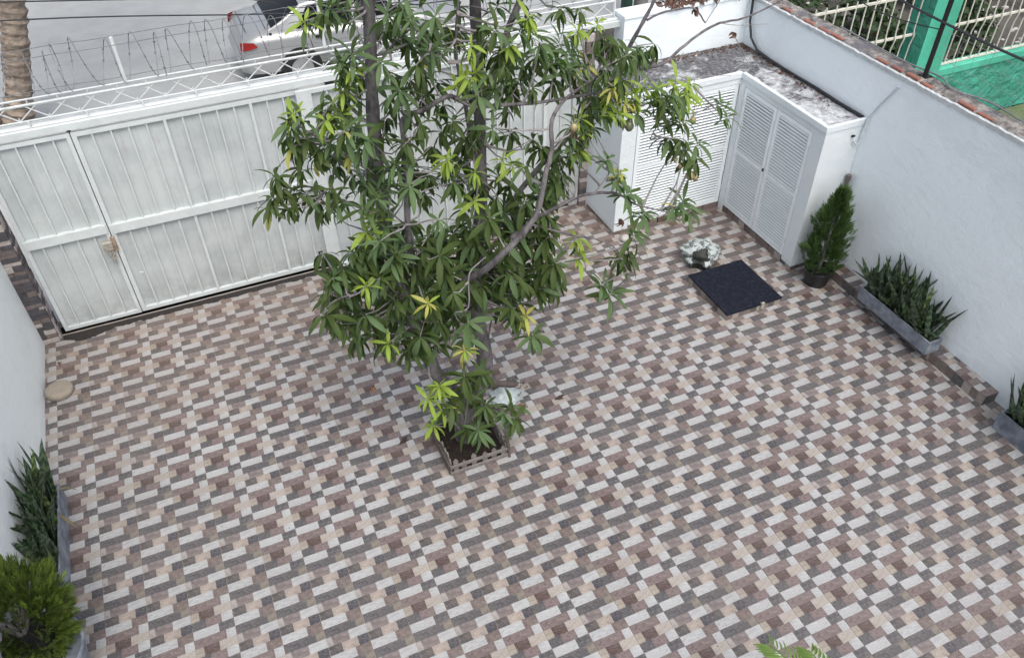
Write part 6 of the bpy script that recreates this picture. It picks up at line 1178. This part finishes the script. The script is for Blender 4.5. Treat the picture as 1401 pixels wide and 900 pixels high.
# wire mesh from the post
b = MB()
for i in range(9):
    y = -2.4 - i * .55; b.tube([(13.0, y, 7.85), (13.02 + .03 * nz(i), y + .08, 9.0), (13.0, y, 9.55)], .006, 3)
for j in range(4):
    b.tube([(13.0, -2.2, 8.1 + j * .4), (13.02, -4.5, 8.05 + j * .4), (13.0, -7, 8.1 + j * .4)], .006, 3)
tag(b.build('wire_mesh', 'wire', at=(13, -4, 8)), 'sagging thin wire mesh above the right wall beside the iron post', 'mesh')
def bush(lb, x, y, z, r, h, seed, m='shrub', n=300, nm='garden_shrub', group=None):
    r_ = random.Random(seed); t = thing(nm, lb, 'shrub', (x, y, z), group)
    b = MB()
    for k in range(4): a_ = k * 1.6; b.tube([(x, y, z), (x + r * .3 * math.cos(a_), y + r * .3 * math.sin(a_), z + h * .5), (x + r * .6 * math.cos(a_), y + r * .6 * math.sin(a_), z + h * .8)], [.06, .04, .02], 4)
    b.build('stem', 'bark', t)
    b = MB()
    for k in range(n):
        a_ = r_.uniform(0, 6.28); q = r_.random() ** .4; el = r_.uniform(-.3, 1.5); rr_ = q * (1 + .3 * nz(a_ * 2, el * 2, seed))
        c = Vector((x + r * rr_ * math.cos(a_) * math.cos(el), y + r * rr_ * math.sin(a_) * math.cos(el), z + h * .35 + h * .65 * rr_ * math.sin(el)))
        g = r_.uniform(.6, 1.5)
        b.grid(xform(leaf_rows(r_.uniform(.35, .7), .22, .9), orient(a_ + r_.uniform(-1, 1), r_.uniform(-.6, .9), r_.uniform(-1, 1)), c), 0, (g, g, g))
    b.build('foliage', m, t, smooth=True, kind='stuff')
for i, (x, y, r, h, lb_) in enumerate([(14.8, 9.6, 1.3, 3.2, 'leafy dark shrub at the near end of the cream grille by the street wall'), (17.3, 10.0, 1.6, 3.8, 'largest dark shrub behind the left part of the cream grille'), (19.5, 10.6, 1.3, 3.0, 'dark shrub behind the grille next to the orange pots'),
        (21.6, 9.4, 1.1, 2.4, 'low dark shrub behind the grille just left of the teal column'), (25.2, 9.2, 1.0, 2.0, 'low dark shrub just right of the teal column'), (27.8, 12.5, 1.5, 2.2, 'sparse dark shrub among the litter right of the teal column'), (33.5, 13.0, 1.6, 2.6, 'dark shrub at the far right behind the grille'), (16.2, 12.6, 1.9, 3.4, 'dark shrub filling the back corner behind the left grille'), (20.4, 13.4, 1.9, 3.4, 'second-row dark shrub behind the orange pots'), (30.5, 9.2, 1.0, 1.6, 'small low shrub just behind the right grille'), (22.6, 15.5, 2.0, 3.2, 'broad dark shrub seen through the middle of the left grille'), (19.0, 16.5, 2.0, 3.4, 'dark shrub near the green post behind the left grille'), (25.5, 18.5, 2.2, 3.6, 'tall dark shrub seen above the left grille beside the column'), (22.0, 20.0, 2.2, 3.6, 'farthest dark shrub above the left grille'), (29.5, 16.5, 1.7, 2.6, 'dark shrub in the middle of the right grille'), (36.0, 19.0, 2.0, 3.0, 'dark shrub at the top right corner')]):
    bush(lb_, x, y, -.3, r, h, i + 3, n=420)
for i, (x, y, r, lb_) in enumerate([(18.4, 8.6, .5, 'upper orange terracotta pot behind the left grille'), (19.9, 8.4, .42, 'lower orange terracotta pot behind the left grille'), (24.9, 8.1, .45, 'terracotta pot behind the grille right of the teal column'), (29.4, 15, .4, 'small brick-red pot far behind the right grille')]):
    t = thing('flower_pot', lb_, 'pot', (x, y, -.3))
    b = MB(); b.lathe(x, y, [(r * .65, -.3), (r * .95, .5), (r * 1.05, .52), (r * 1.05, .66), (r * .9, .66), (r * .88, .5)], 18); b.build('pot', 'terracotta', t, smooth=False)
    b = MB(); b.lathe(x, y, [(r * .88, .56), (r * .4, .6)], 14); b.build('soil', 'soil', t)
b = MB(); rr = random.Random(4)
for k_ in range(260):
    x, y = rr.uniform(14, 42), rr.uniform(7.6, 22); s_ = rr.uniform(.1, .45); a_ = rr.uniform(0, 6.28)
    b.bbox(x, x + s_, y, y + s_ * rr.uniform(.3, 1), -.32, -.3 + rr.uniform(.03, .2), .02)
o = b.build('rubble', 'pebble', kind='stuff'); tag(o, 'scattered pale rubble on the verge behind the cream grille', 'rubble')
b = MB(); b.tube([(25.8, 9.4, -.25), (27.2, 14, -.2), (28.2, 19, -.2)], .16, 8); tag(b.build('old_pipe', 'conduit', at=(26, 10, -.3)), 'pale grey pipe lying on the verge behind the grille', 'pipe')
b = MB(); b.bbox(21.0, 21.5, 8.2, 8.6, -.3, 1.6, .05); tag(b.build('yellow_can', 'dry_orange', at=(21.2, 8.4, -.3)), 'small yellow object behind the grille left of the teal column', 'can')
